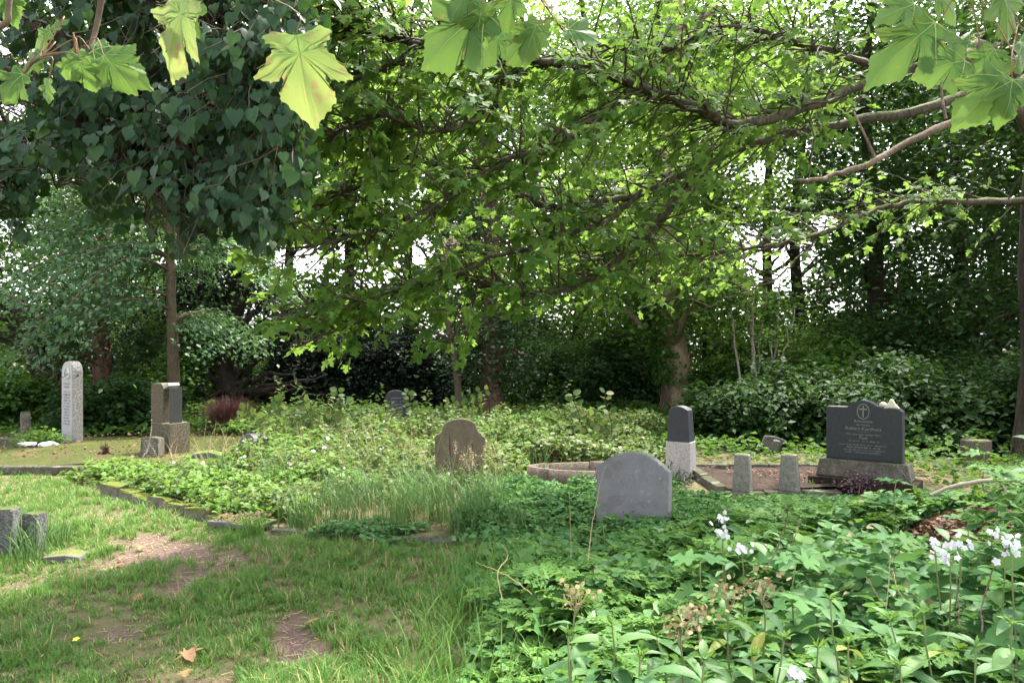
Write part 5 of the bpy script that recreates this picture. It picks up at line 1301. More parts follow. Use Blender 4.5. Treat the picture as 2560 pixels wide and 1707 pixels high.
# tall grass in front of the brown headstone, by the left posts, and the seed heads
def blades(x, y, z, L, w, lean, az, segs=3, droop=1.0):
    n = len(x)
    d = np.stack([np.cos(az), np.sin(az), np.zeros(n)], -1); s = np.stack([-np.sin(az), np.cos(az), np.zeros(n)], -1)
    base = np.stack([x, y, z], -1)
    rows = []
    for k in range(segs + 1):
        t = k / segs
        c = base + d * (L * lean * t ** (1 + droop))[:, None] + A([0, 0, 1.0]) * (L * t * np.sqrt(np.clip(1 - (lean * t) ** 2 * .7, .1, 1)))[:, None]
        ww = (w * (1 - t ** 1.6) * .5 + .0002)[:, None]
        rows += [c - s * ww, c + s * ww] if k < segs else [c]
    V = np.stack(rows, 1); m_ = V.shape[1]
    T = []
    for k in range(segs - 1): T += [(2 * k, 2 * k + 1, 2 * k + 3), (2 * k, 2 * k + 3, 2 * k + 2)]
    T.append((2 * segs - 2, 2 * segs - 1, 2 * segs))
    T = A(T)[None] + (np.arange(n) * m_)[:, None, None]
    return V.reshape(-1, 3), T.reshape(-1, 3)

V, T = blades(x, y, H(x, y), hb(x, y) * rngb.uniform(.9, 1.7, len(x)), np.full(len(x), .008), rngb.uniform(.05, .6, len(x)), rngb.uniform(0, 6.28, len(x)), 4, 1.2)
tag(obj('bramble_stalks', mesh_np('bramble_stalks', V, [T]), M['dry']), 'pale dry stalks poking out of the bramble bed', 'undergrowth', kind='stuff')
sel = rngb.choice(len(x), 700, replace=False); pp, dd = [], []
for q in sel:
    hgt = float(hb(x[q], y[q])) * (1.0 + .8 * rngb.random() ** 2) + .04 + .22 * rngb.random() ** 2 * min(1.0, max(0.0, (y[q] - 8.5) / 2)); nl = int(hgt / .045)
    for j in range(nl):
        f = .35 + .65 * j / nl; a_ = rngb.uniform(0, 6.28); pp.append((x[q] + .02 * math.cos(a_), y[q] + .02 * math.sin(a_), hgt * f)); dd.append((math.cos(a_), math.sin(a_), rngb.uniform(-.2, .6)))
tag(obj('leafy_stalks', leaves_mesh('leafy_stalks', T_QUAD, A(pp), A(dd), rnd_normals(len(pp), rngb, .3), rngb.uniform(.05, .10, len(pp))), M['bramble']), 'leafy weed stalks standing above the bramble bed', 'undergrowth', kind='stuff')
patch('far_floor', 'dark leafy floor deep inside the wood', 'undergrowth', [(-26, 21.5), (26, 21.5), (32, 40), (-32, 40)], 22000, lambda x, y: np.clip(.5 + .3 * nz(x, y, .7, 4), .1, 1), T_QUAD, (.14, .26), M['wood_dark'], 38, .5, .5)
rng = np.random.default_rng(41)
def tuft(n, xr, yr, L, lean, name, label, mat, w=.006, seed=0, tufts=40):
    rng = np.random.default_rng(seed)
    cx, cy_ = rng.uniform(*xr, tufts), rng.uniform(*yr, tufts); k = rng.integers(0, tufts, n)
    x, y = cx[k] + rng.normal(0, .07, n), cy_[k] + rng.normal(0, .07, n)
    V, T = blades(x, y, H(x, y), rng.uniform(*L, n) * rng.uniform(.5, 1.15, tufts)[k], np.full(n, w) * rng.uniform(.7, 1.4, n), rng.uniform(*lean, n), rng.uniform(0, 6.28, n), 4, 1.2)
    return tag(obj(name, mesh_np(name, V, [T]), mat), label, 'grass', kind='stuff')
tuft(2300, (-2.05, .1), (6.45, 8.3), (.16, .60), (.15, 1.0), 'tall_grass', 'tall blue-green grass in front of the brown headstone', M['tallgrass'], .008, 1, 60)
tuft(1300, (-4.2, .05), (8.6, 13.2), (.35, .75), (.1, .8), 'bed_grass', 'long pale grass blades mixed into the bramble bed', M['grass_dry'], .007, 7, 160)
tuft(1500, (-4.2, 1.4), (7.8, 13.4), (.3, .7), (.1, .8), 'bed_green_grass', 'long green grass blades mixed into the bramble bed', M['tallgrass'], .008, 8, 150)
tuft(150, (-1.85, -.3), (6.4, 7.2), (.15, .45), (.1, .8), 'dry_grass', 'straw-coloured dead blades at the foot of the tall grass', M['grass_dry'], .007, 2, 30)
tuft(900, (-4.5, -3.6), (5.55, 6.3), (.25, .5), (.2, .8), 'post_grass', 'long arching grass around the two left posts', M['tallgrass'], .008, 3, 16)
tuft(260, (-2.55, -2.2), (6.1, 6.35), (.15, .3), (.3, .9), 'slab_tuft', 'bright grass tuft in front of the corner slab', M['grass'], .006, 4, 2)
q = G(1180, 1250)
mb = MB(); hd = []
for k in range(14):
    b = A([q[0] + rng.uniform(-.30, .30), 7.4 + rng.uniform(-.1, .3), 0]); e = b + A([rng.normal(0, .08), 0, rng.uniform(.5, .72)])
    pth = curve_pts(b, e, 0, 6, rng, .01); mb.tube(pth, .002, 4); hd.append(e - A([0, 0, 1]) * rng.uniform(0, .14, 26)[:, None] + rng.normal(0, .012, (26, 3)))
hd = np.vstack(hd)
t = thing('seeding_grass', 'pale seeding grass stalks in front of the brown headstone', 'grass', (q[0], 7.4, 0))
obj('stalk', mb.mesh('stalk', (q[0], 7.4, 0)), M['dry'], t)
obj('seed_heads', leaves_mesh('seed_heads', T_QUAD, hd, rnd_dirs(len(hd), rng, .2, 1), rnd_normals(len(hd), rng, 1), rng.uniform(.012, .022, len(hd)), (q[0], 7.4, 0)), M['dry'], t)

# lawn
LAWN = [(-9.5, 9.8), (-6.2, 9.75), (-5.4, 9.1), (-4.6, 8.2), (-2.7, 6.75), (-2.1, 6.45), (-.4, 6.1), (.3, 5.8), (-.15, 4.6), (-.2, 3.6), (.0, 2.9), (-3.5, 2.9), (-6, 4.5)]
rng = np.random.default_rng(42)
NT = 30000                                   # tufts, each a handful of blades leaning outwards
ty = 2.9 + (9.8 - 2.9) * rng.uniform(0, 1, NT) ** 1.25; tx = rng.uniform(-1, .35, NT) * (ty * .78)
k = inside(LAWN, tx + .1 * nz(tx, ty, 5, 1), ty + .1 * nz(tx, ty, 5, 2)) & (tx > -ty * .74)
k &= rng.uniform(0, 1, NT) > np.clip(dirt(tx, ty) * 1.45, 0, .98)
k &= rng.uniform(0, 1, NT) < np.clip(.62 + .55 * nz(tx, ty, 3.5, 12), .12, 1)
tx, ty = tx[k], ty[k]; NT = len(tx)
tl = np.clip(.75 + .40 * nz(tx, ty, 2.1, 21) + .45 * nz(tx, ty, 6.3, 22), .3, 1.7) * rng.uniform(.55, 1.45, NT) * np.where(ty > 6.6, 1.25, 1.0)
tdry = rng.uniform(0, 1, NT) < np.clip(.09 + .14 * nz(tx, ty, 4.2, 23) + .3 * dirt(tx, ty), .02, .6)
nb = rng.integers(6, 17, NT)
idx = np.repeat(np.arange(NT), nb); n_ = len(idx)
az = rng.uniform(0, 6.28, n_); rr = np.abs(rng.normal(0, .022, n_))
x, y = tx[idx] + rr * np.cos(az), ty[idx] + rr * np.sin(az)
az = az + rng.normal(0, .5, n_)
L = .078 * tl[idx] * rng.uniform(.45, 1.3, n_)
dry = np.where(tdry[idx], rng.uniform(0, 1, n_) < .65, rng.uniform(0, 1, n_) < .07)
for nm, kk, mt, lab in (('lawn_grass', ~dry, 'grass', 'short trodden green grass of the foreground lawn'), ('lawn_straw', dry, 'grass_dry', 'dry yellowed blades scattered through the lawn')):
    m_ = kk.sum()
    V, T = blades(x[kk], y[kk], H(x[kk], y[kk]) - .004, L[kk], rng.uniform(.004, .009, m_), rng.uniform(.2, 1.0, m_), az[kk], 3, .8)
    tag(obj(nm, mesh_np(nm, V, [T]), M[mt]), lab, 'grass', kind='stuff')
    print(nm, m_)
n_ = 5000; x, y = rng.uniform(-4.2, -.2, n_ * 3), rng.uniform(2.9, 6.8, n_ * 3); k = (dirt(x, y) > .1) & (rng.uniform(0, 1, n_ * 3) < .75); x, y = x[k][:n_], y[k][:n_]
a_ = rng.uniform(0, 6.28, len(x)); dv = np.stack([np.cos(a_), np.sin(a_), rng.uniform(-.02, .18, len(x))], -1)
tag(obj('straw_litter', leaves_mesh('straw_litter', (A([(-.05, 0, 0), (.05, 0, 0), (.03, 1, 0), (-.03, 1, 0)]), A([(0, 1, 2), (0, 2, 3)])), np.stack([x, y, H(x, y) + .004 + rng.uniform(0, .008, len(x))], -1), dv, rnd_normals(len(x), rng, .3), rng.uniform(.02, .06, len(x))), M['grass_dry']), 'bits of straw lying on the worn bare soil', 'litter', kind='stuff')

# herb layer in the right foreground
HERB = [(-.35, 1.9), (-.15, 3.0), (-.12, 4.2), (-.30, 5.2), (-.1, 6.0), (.7, 6.35), (2.2, 6.3), (3.0, 6.5), (4.6, 6.6), (5.6, 5.6), (3.2, 1.9)]
litter = lambda x, y: ((x - 3.28) / .68) ** 2 + ((y - 4.92) / .52) ** 2
hh = lambda x, y: (1 + .8 * np.clip((x / y - .64) / .05, 0, 1)) * np.clip(.28 + .14 * nz(x, y, 1.9, 13) + .14 * nz(x, y, 4.4, 14) + .08 * nz(x, y, 11, 4), .04, .65) * np.interp(y, [2.6, 3.2], [.55, 1]) * np.where(y > 4.3, np.interp(y, [4.3, 5.2], [1, 0]) + np.interp(y, [4.3, 5.2], [0, 1]) * (.30 + .34 * np.clip(x - 1.0, 0, 2.0)), 1.0) * (1 + .5 * np.clip(x - .7, 0, 1) * (y < 4.8)) * np.clip((x + .45) * 1.6, .25, 1) * np.clip(litter(x, y) * .42, .1, 1)
notlit = lambda x, y: litter(x, y) > 1.0
patch('ground_elder', 'mat of three-part ground elder leaves filling the right foreground', 'ground cover', HERB, 7500, hh, T_TREFOIL, (.07, .15), M['herb'], 51, .45, .4, (-.5, .4), mask=notlit)
patch('herb_mat', 'small mixed green leaves beneath the ground elder', 'ground cover', HERB, 16000, lambda x, y: hh(x, y) * .95, T_ROUND, (.035, .07), M['herb'], 52, .5, .6, mask=notlit)
patch('feathery_herb', 'feathery cow parsley leaves in the right foreground', 'ground cover', HERB, 5200, lambda x, y: hh(x, y) * 1.1, T_FERN, (.12, .22), M['fern'], 53, .35, .3, (-.2, .4), mask=lambda x, y: notlit(x, y) & (nz(x, y, 1.5, 16) > .05))
patch('broad_herb', 'broad lance-shaped leaves among the herbs of the right foreground', 'ground cover', HERB, 2600, lambda x, y: hh(x, y) * 1.15, T_BROAD, (.07, .15), M['soap'], 56, .45, .3, (-.4, .7), mask=notlit)
patch('herb_litter', 'dead yellow and brown leaves caught among the herbs', 'ground cover', HERB, 420, lambda x, y: hh(x, y) * 1.05, T_QUAD, (.03, .07), M['seed'], 57, .6, .3, mask=notlit)
patch('pale_herb', 'bright yellow-green small leaves among the herbs', 'ground cover', HERB, 6500, lambda x, y: hh(x, y) * 1.05, T_TREFOIL, (.05, .10), M['herb_light'], 54, .4, .3, mask=lambda x, y: notlit(x, y) & (nz(x, y, 2.2, 18) > .2))
rng = np.random.default_rng(55)
n_ = 900; x, y = rng.uniform(-.5, .25, n_), rng.uniform(2.6, 5.6, n_)
V, T = blades(x, y, H(x, y), rng.uniform(.15, .42, n_), rng.uniform(.005, .010, n_), rng.uniform(.3, .9, n_), rng.uniform(0, 6.28, n_), 4, 1.2)
tag(obj('edge_grass', mesh_np('edge_grass', V, [T]), M['grass']), 'longer arching grass along the edge of the herb patch', 'grass', kind='stuff')
# heap of old leaves
n_ = 5200; a = rng.uniform(0, 6.28, n_); r = np.sqrt(rng.uniform(0, 1, n_)) * 1.25
x, y = 3.32 + r * np.cos(a) * .75, 5.05 + r * np.sin(a) * .6
pos = np.stack([x, y, H(x, y) + rng.uniform(.005, .05, n_)], -1)
tag(obj('leaf_heap', leaves_mesh('leaf_heap', T_QUAD, pos, rnd_dirs(n_, rng, -.3, .3), rnd_normals(n_, rng, .5), rng.uniform(.025, .07, n_)), M['litter']), 'heap of brown rotting leaves and chips at the right', 'leaf heap', kind='stuff')
x, y = rng.uniform(2.45, 4.4, 900), rng.uniform(8.3, 9.7, 900); x, y = x[nz(x, y, 3, 3) > .1], y[nz(x, y, 3, 3) > .1]
tag(obj('grave_litter', leaves_mesh('grave_litter', T_QUAD, np.stack([x, y, .10 + rng.uniform(0, .03, len(x))], -1), rnd_dirs(len(x), rng, -.3, .3), rnd_normals(len(x), rng, .5), rng.uniform(.02, .045, len(x))), M['litter']), 'brown leaf litter scattered on the bare soil grave', 'litter', kind='stuff')
x, y = rng.uniform(-2.65, -2.2, 160), rng.uniform(6.5, 6.85, 160)
tag(obj('slab_litter', leaves_mesh('slab_litter', T_QUAD, np.stack([x, y, .11 + rng.uniform(0, .02, 160)], -1), rnd_dirs(160, rng, -.2, .3), rnd_normals(160, rng, .5), rng.uniform(.02, .05, 160)), M['litter']), 'dead twigs and leaves piled on the corner slab', 'litter', kind='stuff')

# ------------------------------------------------------------------ countable plants of the right foreground
lanceV = [mesh_np('leaf', *(lambda q: (q[0], [q[1]]))(lance(w, b, 5, wv)), True) for w, b, wv in ((.28, .30, .01), (.32, .5, -.015), (.40, .42, .012))]
for me in lanceV: me.materials.append(M['soap'])
lanceY = mesh_np('leaf', *(lambda q: (q[0], [q[1]]))(lance(.32, .6, 5, .02)), True); lanceY.materials.append(M['soap_yellow'])
petal_me = mesh_np('blossom', T_FLOWER[0] * A([1, 1, .8]), [T_FLOWER[1]]); petal_me.materials.append(M['petal'])

def herb_plant(label, base, top, pairs, Ls, head, seed, yellow=0, group='soapwort plants of the right foreground', name='soapwort'):
    """upright stem with opposite leaf pairs; head: None, 'white', 'seed' or 'bud'"""
    r = np.random.default_rng(seed)
    base, top = A(base), A(top)
    t = thing(name, label, 'plant', base, 0, group)
    pth = curve_pts(A([0, 0, -.02]), top - base, 0, 8, r, .006)
    mb = MB(); mb.tube(pth, np.linspace(.005, .003, 8), 6); obj('stem', mb.mesh('stem'), M['stem'], t)
    az = r.uniform(0, 6.28)
    for k in range(pairs):
        f = .22 + .78 * k / max(pairs - 1, 1)
        q = pth[0] + 0
        ff = f * 7; i_ = min(6, int(ff)); q = pth[i_] + (pth[i_ + 1] - pth[i_]) * (ff - i_)
        az += math.pi / 2 + r.normal(0, .25)
        for s in (0, math.pi):
            el = r.uniform(-.25, .45) + .5 * (k == pairs - 1)
            d = A([math.cos(az + s) * math.cos(el), math.sin(az + s) * math.cos(el), math.sin(el)])
            R_ = frames(d[None], A([[-d[0] * .3, -d[1] * .3, 1.0]]) + r.normal(0, .15, (1, 3)))[0]
            sc = Ls * r.uniform(.75, 1.15) * (1 - .45 * (k == pairs - 1)) * (.8 + .4 * math.sin(math.pi * f))
            me = lanceY if r.random() < yellow and k < pairs - 2 else lanceV[r.integers(0, 3)]
            o = link(bpy.data.objects.new('leaf', me)); o.parent = t
            Mx = Matrix((R_ * sc).tolist()).to_4x4(); Mx.translation = Vector(q.tolist()); o.matrix_local = Mx
    e = pth[-1]
    if head == 'white':
        hd = link(bpy.data.objects.new('flower_head', None)); hd.parent = t; hd.location = e
        for k in range(r.integers(8, 13)):
            pos = r.normal(0, 1, 3) * A([.024, .018, .020]) + A([0, 0, .01])
            d = unit(A([r.normal(0, .5), -.8, .6]) + r.normal(0, .3, 3))
            R_ = frames(np.cross(d, [1, .3, 0])[None], d[None])[0] * r.uniform(.011, .016)
            o = link(bpy.data.objects.new('blossom', petal_me)); o.parent = hd
            Mx = Matrix(R_.tolist()).to_4x4(); Mx.translation = Vector(pos.tolist()); o.matrix_local = Mx
    elif head == 'seed':
        n_ = 60; pp = r.normal(0, 1, (n_, 3)) * A([.035, .03, .022]) + A([0, 0, .02]) + e
        obj('seed_head', leaves_mesh('seed_head', T_ROUND, pp, rnd_dirs(n_, r, .1, 1.2), rnd_normals(n_, r, 1), r.uniform(.014, .024, n_)), M['seed'], t)['kind'] = 'stuff'
        mb = MB()
        for k in range(7): mb.tube(A([e - A([0, 0, .05]), e + A([r.normal(0, .03), r.normal(0, .03), .02])]), .0015, 4)
        obj('seed_stalks', mb.mesh('seed_stalks'), M['dry'], t)
    elif head == 'bud':
        n_ = 10; obj('shoot_tip', leaves_mesh('shoot_tip', T_LANCE, np.tile(e, (n_, 1)), rnd_dirs(n_, r, .5, 1.8), rnd_normals(n_, r, .5), r.uniform(.025, .05, n_)), M['herb_light'], t)
    return t

def plant_at(u, v, d, label, pairs, Ls, head, seed, yellow=0, tilt=None):
    top = P(u, v, d); r = np.random.default_rng(seed + 1000)
    bx, by = top[0] + r.normal(0, .05), top[1] + r.normal(0, .05)
    herb_plant(label, (bx, by, float(H(bx, by))), top, pairs, Ls, head, seed, yellow)

PL = [(1905, 1478, 2.75, 'soapwort with large dry seed head, tallest brown head of the right foreground', 6, .12, 'seed', .1), (1820, 1500, 2.7, 'soapwort with dry seed head just left of the tallest brown head', 6, .13, 'seed', .05),
      (1745, 1545, 2.6, 'soapwort with the lowest broad dry seed head left of the group', 6, .14, 'seed', .05), (1700, 1585, 2.5, 'soapwort with brown seed head above the large dark leaves at the bottom', 5, .15, 'seed', 0), (1640, 1590, 2.55, 'leafy soapwort left of the lowest seed head', 5, .15, 'bud', 0),
      (1440, 1500, 2.7, 'thin plant with pale dry tip in the feathery leaves', 4, .09, 'seed', .1), (1530, 1560, 2.5, 'bright tipped soapwort at the bottom left of the herb patch', 5, .14, 'bud', 0), (1420, 1590, 2.45, 'soapwort with yellow blotched leaf at the bottom left corner of the herbs', 5, .13, 'bud', .2),
      (1600, 1640, 2.35, 'large-leaved soapwort at the bottom edge with pale glint', 5, .15, 'bud', 0), (1760, 1650, 2.3, 'dark large-leaved soapwort at the bottom edge below the seed heads', 5, .16, 'bud', 0), (1880, 1640, 2.35, 'soapwort with drooping leaves at the bottom edge centre right', 5, .15, 'bud', .1),
      (2075, 1500, 2.55, 'yellowing broad-leaved plant with curled leaf', 5, .14, 'bud', .5), (2225, 1550, 2.5, 'broad-leaved plant with yellow lower leaves right of the curled one', 5, .15, 'bud', .3), (2310, 1535, 2.5, 'shiny broad-leaved plant with hanging leaves', 6, .13, 'bud', .15),
      (2045, 1620, 2.4, 'small bright shoot below the yellowing plant', 5, .11, 'bud', .1), (2120, 1610, 2.4, 'fresh green shoot between the yellowing plants', 5, .11, 'bud', .0), (2250, 1665, 2.25, 'low fresh shoot at the bottom edge right', 4, .12, 'bud', .1), (2440, 1620, 2.3, 'broad leaves at the lower right corner', 5, .15, 'bud', .1),
      (2530, 1560, 2.35, 'leafy plant against the right edge below the white flowers', 5, .13, 'bud', .1), (1990, 1690, 2.2, 'soapwort with one white blossom at the bottom edge', 4, .12, 'white', .2), (1960, 1600, 2.4, 'soapwort with folded leaves right of the seed heads', 5, .13, 'bud', .1),
      (1812, 1305, 3.9, 'topmost white soapwort flower of the central pair', 4, .10, 'white', 0), (1805, 1335, 3.7, 'lower white soapwort cluster of the central group', 4, .10, 'white', 0), (1855, 1382, 3.4, 'white soapwort cluster right below the central pair', 4, .10, 'white', 0),
      (2338, 1380, 3.0, 'small white soapwort cluster left of the twin heads', 4, .10, 'white', 0), (2375, 1400, 2.95, 'double white soapwort cluster near the right edge', 4, .10, 'white', 0), (2400, 1370, 3.0, 'white soapwort cluster just above the double one', 4, .10, 'white', 0), (2515, 1345, 2.7, 'upper of the two big white flower heads at the right edge', 4, .11, 'white', 0), (2530, 1375, 2.65, 'lower of the two big white flower heads at the right edge', 4, .11, 'white', 0),
      (2030, 1210, 6.3, 'slender leafy weed standing right of the granite posts', 8, .10, 'bud', 0), (1500, 1235, 5.6, 'leggy weed with pale tip rising in front of the grey headstone', 6, .08, 'bud', 0)]
for k, (u, v, d, lab, pr, Ls, hd, yl) in enumerate(PL):
    plant_at(u, v, d, lab, pr + (3 if d < 2.9 else 0), Ls * (1.02 if d < 2.9 else 1.0), hd, 800 + k, yl)

# maple seedlings with large hand-shaped leaves
seed_me = mesh_np('leaf', T_MAPLE[0], [T_MAPLE[1]]); seed_me.materials.append(M['herb'])
for k, (u, v, d, lab) in enumerate([(1750, 1405, 3.4, 'maple seedling below the central white flowers'), (1990, 1405, 3.3, 'maple seedling with pale leaf right of the central white flowers'), (2240, 1205, 5.2, 'large-leaved seedling below the black family stone'), (2235, 1350, 3.6, 'large dark leaf plant left of the white clusters'), (2460, 1130, 5.6, 'broad-leaved seedling in front of the mossy square stone'), (2420, 1300, 4.0, 'broad-leaved plant below the leaf heap')]):
    top = P(u, v, d); r = np.random.default_rng(850 + k); b = A([top[0], top[1], float(H(top[0], top[1]))])
    t = thing('maple_seedling', lab, 'plant', b)
    mb = MB(); mb.tube(curve_pts(A([0, 0, -.02]), top - b, 0, 6, r, .008), np.linspace(.005, .003, 6), 6); obj('stem', mb.mesh('stem'), M['stem'], t)
    for q in range(6):
        a = q * 1.1 + r.uniform(0, .5); dd = A([math.cos(a), math.sin(a), r.uniform(-.2, .2)])
        R_ = frames(dd[None], A([[0, -.25, 1.0]]) + r.normal(0, .2, (1, 3)))[0] * r.uniform(.10, .15)
        o = link(bpy.data.objects.new('leaf', seed_me)); o.parent = t; Mx = Matrix(R_.tolist()).to_4x4(); Mx.translation = Vector(((top - b) * (.8 + .2 * (q < 3)) + dd * .03).tolist()); o.matrix_local = Mx

# arching shoots with round paired leaves
round_me = mesh_np('leaf', T_ROUND[0], [T_ROUND[1]]); round_me.materials.append(M['bramble'])
for lab, shoots_, seed in [('snowberry shoots with round leaves left of the pale ivy trunk', [[(1490, 1110, 11), (1450, 1050, 11), (1432, 985, 11)], [(1520, 1110, 11), (1530, 1060, 11), (1508, 982, 11)], [(1560, 1110, 11), (1500, 1060, 11), (1470, 1040, 11)]], 71),
                          ('snowberry shoots with pale leaves in front of the dark yews', [[(800, 1090, 12), (830, 1030, 12), (845, 975, 12)], [(790, 1090, 12), (770, 1040, 12), (755, 990, 12)], [(700, 1090, 12), (640, 1040, 12), (600, 1025, 12)], [(760, 1090, 12), (720, 1040, 12), (690, 1000, 12)], [(830, 1080, 12), (860, 1030, 12), (865, 1000, 12)]], 72),
                          ('flat spreading leafy branches left of the reddish ivy trunk', [[(1060, 1080, 13), (1120, 1010, 13), (1215, 975, 13)], [(1060, 1080, 13), (1100, 1030, 13), (1200, 1005, 13)], [(1060, 1080, 13), (1030, 1020, 13), (1020, 980, 13)], [(1060, 1080, 13), (1150, 1040, 13), (1240, 1030, 13)]], 73)]:
    r = np.random.default_rng(seed); b0 = P(*shoots_[0][0]); b0[2] = 0
    t = thing('snowberry_shrub', lab, 'shrub', b0)
    for pts in shoots_:
        pp = [P(*q) for q in pts]; root = pp[0] * 1.0; root[2] = 0
        sp = smoothpath([root] + pp, 16, .01, r); mb = MB(); mb.tube(sp, np.linspace(.010, .003, 16), 5); obj('stem', mb.mesh('stem', b0), M['bark_twig'], t)
        for q in range(5, 16):
            ax = unit(sp[min(q + 1, 15)] - sp[q - 1]); side = unit(np.cross(ax, [0, 1, .2]))
            for s in (-1, 1):
                dd = unit(side * s + ax * .3 + r.normal(0, .2, 3) + A([0, -.2, 0])); R_ = frames(dd[None], unit(A([[0, -.7, .8]]) + r.normal(0, .3, (1, 3))))[0] * r.uniform(.09, .14)
                o = link(bpy.data.objects.new('leaf', round_me)); o.parent = t; Mx = Matrix(R_.tolist()).to_4x4(); Mx.translation = Vector((sp[q] - b0 + dd * .01).tolist()); o.matrix_local = Mx

# small white blossoms over the bramble bed
r = np.random.default_rng(75)
for k in range(70):
    x = r.uniform(-4.3, -.2); y = r.uniform(8.6, 13.5)
    if not inside(BED, A([x]), A([y]))[0]: continue
    z = float(H(x, y) + hb(x, y)) + .05
    d = unit(A([r.normal(0, .5), -.7, .8])); R_ = frames(np.cross(d, [1, .2, 0])[None], d[None])[0] * r.uniform(.018, .034)
    o = link(bpy.data.objects.new('white_blossom', petal_me)); Mx = Matrix(R_.tolist()).to_4x4(); Mx.translation = Vector((x, y, z)); o.matrix_world = Mx
    tag(o, 'tiny white blossom scattered over the sunlit bramble bed', 'flower', 'white blossoms over the bramble bed')

# dark red tuft, brown stump shoots, fir sprigs, withered clump
q = G(570, 1085); t = thing('heather_tuft', 'dark red-brown tuft of withered grass behind the round dark stone', 'plant', (q[0], q[1], 0))
r = np.random.default_rng(81); n_ = 1500; a = r.uniform(0, 6.28, n_)
V, T = blades(r.normal(0, .16, n_), r.normal(0, .12, n_), np.zeros(n_) + .1, r.uniform(.35, .75, n_), np.full(n_, .011), r.uniform(.2, .95, n_), a, 4, 1.0)
obj('blades', mesh_np('blades', V, [T]), M['heather'], t)
q = G(1690, 1205); t = thing('fir_sprigs', 'dark green fir sprigs laid at the foot of the pale pedestal', 'plant', (q[0] - .1, q[1] - .25, 0))
n_ = 1500; a = r.uniform(0, 6.28, n_)
mb = MB(); pp, dd = [], []
for k in range(26):
    az, el, L = r.uniform(0, 6.28), r.uniform(.2, 1.3), r.uniform(.18, .34); dv = A([math.cos(az) * math.cos(el), math.sin(az) * math.cos(el), math.sin(el)])
    mb.tube(A([(0, 0, 0), dv * L * .5, dv * L]), .003, 4)
    for f in np.linspace(.15, 1, 30):
        pp.append(dv * L * f); dd.append(dv * .6 + r.normal(0, .6, 3))
obj('needles', leaves_mesh('needles', T_LANCE, A(pp), A(dd), rnd_normals(len(pp), r, .8), np.full(len(pp), .045)), M['juniper'], t); obj('stem', mb.mesh('stem'), M['bark_twig'], t)
for (u, v, w, h, lab) in [(1370, 1165, .16, .26, 'withered brown clump behind the oval kerb'), (265, 1160, .05, .26, 'short brown stump shoot on the mossy grave')]:
    q = G(u, v if v > 1160 else 1160); t = thing('withered_clump', lab, 'plant', (q[0], q[1], .05))
    mb = MB()
    for k in range(26):
        e = A([r.normal(0, w * .5), r.normal(0, w * .4), h * r.uniform(.4, 1.1)]); mb.tube(curve_pts(A([r.normal(0, .02), r.normal(0, .02), -.05]), e, 0, 6, r, .012), np.linspace(.008, .003, 6), 4)
    obj('stem', mb.mesh('stem'), M['bark_red'], t)
    n_ = 120; pp = A([0, 0, h * .45]) + r.normal(0, 1, (n_, 3)) * A([w * .6, w * .5, h * .25])
    obj('dead_leaves', leaves_mesh('dead_leaves', T_QUAD, pp, rnd_dirs(n_, r, -1, 0), rnd_normals(n_, r, .8), r.uniform(.03, .07, n_)), M['litter'], t)

# dead branches and dry stems of the foreground
def branch_thing(lab, paths, mat, name='fallen_branch'):
    b = P(*paths[0][0][0]); b0 = A([b[0], b[1], 0.0])
    mb = MB()
    for pts, r0, r1 in paths:
        kf = .55 if r0 < .009 else 1.0; sp = smoothpath([P(*q) for q in pts], 18, .0015 if r0 < .009 else .004, r); mb.tube(sp, np.linspace(r0, r1, 18) * kf, 7, .1)
    return tag(obj(name, mb.mesh(name, b0), mat, None, b0), lab, 'branch')
branch_thing('grey dead branch arching over the leaf heap at the right edge', [([(2325, 1238, 4.9), (2390, 1212, 4.9), (2480, 1202, 4.9), (2580, 1206, 4.8), (2680, 1250, 4.7)], .012, .015), ([(2500, 1203, 4.9), (2515, 1235, 4.85), (2480, 1262, 4.8)], .010, .006)], M['twig_grey'])
branch_thing('forked brown twig standing in the herbs right of the central white flowers', [([(1912, 1425, 3.3), (1940, 1375, 3.35), (1965, 1310, 3.4), (1970, 1270, 3.4)], .006, .004), ([(1945, 1375, 3.35), (1985, 1345, 3.35), (2002, 1298, 3.4)], .005, .003)], M['deadwood'])
branch_thing('thin bare twig leaning at the far right above the branch', [([(2560, 1195, 5.3), (2500, 1187, 5.3), (2455, 1178, 5.3)], .010, .006)], M['twig_grey'])
branch_thing('two crossed dry stalks standing in front of the black stone plinth', [([(2290, 1220, 6.0), (2250, 1175, 6.1), (2235, 1165, 6.1)], .006, .004), ([(2330, 1205, 6.0), (2300, 1175, 6.1)], .006, .004)], M['deadwood'])
branch_thing('bent dry straw stalks at the left edge of the herb patch', [([(1330, 1485, 3.6), (1270, 1440, 3.7), (1215, 1415, 3.8), (1190, 1405, 3.8)], .004, .003), ([(1255, 1500, 3.6), (1245, 1430, 3.7), (1270, 1390, 3.8), (1255, 1360, 3.8)], .004, .003)], M['dry'], 'dry_stalk')
branch_thing('tall dry weed stalk rising past the grey headstone left edge', [([(1470, 1400, 4.6), (1478, 1330, 4.8), (1490, 1265, 5.0), (1500, 1210, 5.1), (1515, 1165, 5.1)], .005, .003), ([(1428, 1395, 4.6), (1426, 1320, 4.7), (1424, 1235, 4.8)], .004, .002)], M['dry'], 'dry_stalk')
branch_thing('spiky dry stems right of the maple seedlings', [([(2215, 1520, 2.9), (2222, 1450, 2.95), (2225, 1390, 3.0)], .004, .003), ([(2210, 1515, 2.9), (2165, 1440, 2.95)], .004, .003), ([(2260, 1505, 2.9), (2240, 1460, 2.95), (2235, 1430, 3)], .004, .003)], M['dry'], 'dry_stalk')
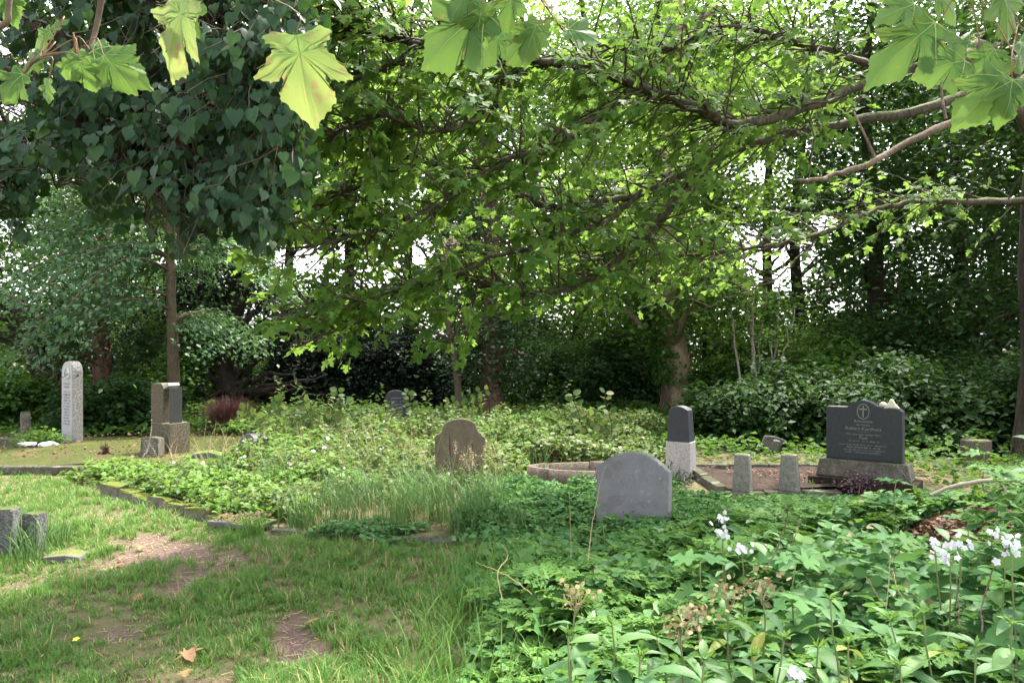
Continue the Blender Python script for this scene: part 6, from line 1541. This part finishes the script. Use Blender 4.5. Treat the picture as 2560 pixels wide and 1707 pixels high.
branch_thing('brown woody stem under the big white flower heads', [([(2455, 1580, 2.6), (2455, 1510, 2.65), (2480, 1430, 2.7), (2515, 1370, 2.7)], .006, .004), ([(2400, 1570, 2.6), (2395, 1500, 2.65), (2390, 1440, 2.7)], .004, .003)], M['deadwood'], 'woody_stem')
branch_thing('pale dead twig leaning against the small tilted stone', [([(340, 1170, 9.6), (360, 1140, 9.7), (372, 1115, 9.75), (378, 1070, 9.8), (380, 1050, 9.8)], .010, .005)], M['twig_grey'])
branch_thing('dry forked weed at the left end of the tall grass', [([(815, 1330, 6.7), (812, 1270, 6.75), (790, 1215, 6.8), (765, 1195, 6.8)], .006, .003), ([(812, 1270, 6.75), (825, 1230, 6.8), (850, 1195, 6.8)], .004, .003)], M['dry'], 'dry_stalk')

# fallen leaves and a yellow blossom on the lawn
fl_me = mesh_np('fallen_leaf', T_MAPLE_LO[0], [T_MAPLE_LO[1]]); fl_me.materials.append(M['fallen'])
FL = [(785, 1568, .09, 'orange fallen leaf on the worn grass in the foreground centre'), (868, 1398, .07, 'small orange leaf lying in the lawn near the kerb'), (5, 1490, .10, 'orange fallen leaf at the left edge of the lawn'), (470, 1640, .13, 'big curled brown leaf beside the bare soil at the bottom'), (455, 1655, .08, 'pale dry leaf next to the big curled one'), (462, 1690, .07, 'small leaf below the big curled one'),
      (310, 1395, .09, 'brown leaf on the bare path, left one'), (375, 1403, .08, 'brown leaf on the bare path, right one'), (355, 1370, .08, 'pale leaf at the far end of the bare path'), (310, 1415, .09, 'long yellowish leaf at the near end of the bare path'), (1760, 1270, .06, 'pale leaf left of the granite posts'), (340, 1500, .08, 'tan leaf in the lawn left of the path end')]
for k, (u, v, s, lab) in enumerate(FL):
    q = G(u, v); z = float(H(q[0], q[1])); a = r.uniform(0, 6.28)
    R_ = frames(A([[math.cos(a), math.sin(a), r.uniform(-.1, .3)]]), unit(A([[0, -.3, 1.0]]) + r.normal(0, .2, (1, 3))))[0] * s
    o = link(bpy.data.objects.new('fallen_leaf', fl_me)); Mx = Matrix(R_.tolist()).to_4x4(); Mx.translation = Vector((q[0], q[1], z + .035)); o.matrix_world = Mx
    tag(o, lab, 'leaf', 'fallen leaves on the lawn')
q = G(190, 1612); fy = mesh_np('yellow_blossom', T_FLOWER[0] * .02, [T_FLOWER[1]]); tag(obj('yellow_blossom', fy, M['yellow'], None, (q[0], q[1], .035), (.3, 0, 0)), 'single yellow blossom in the lawn at the lower left', 'flower')
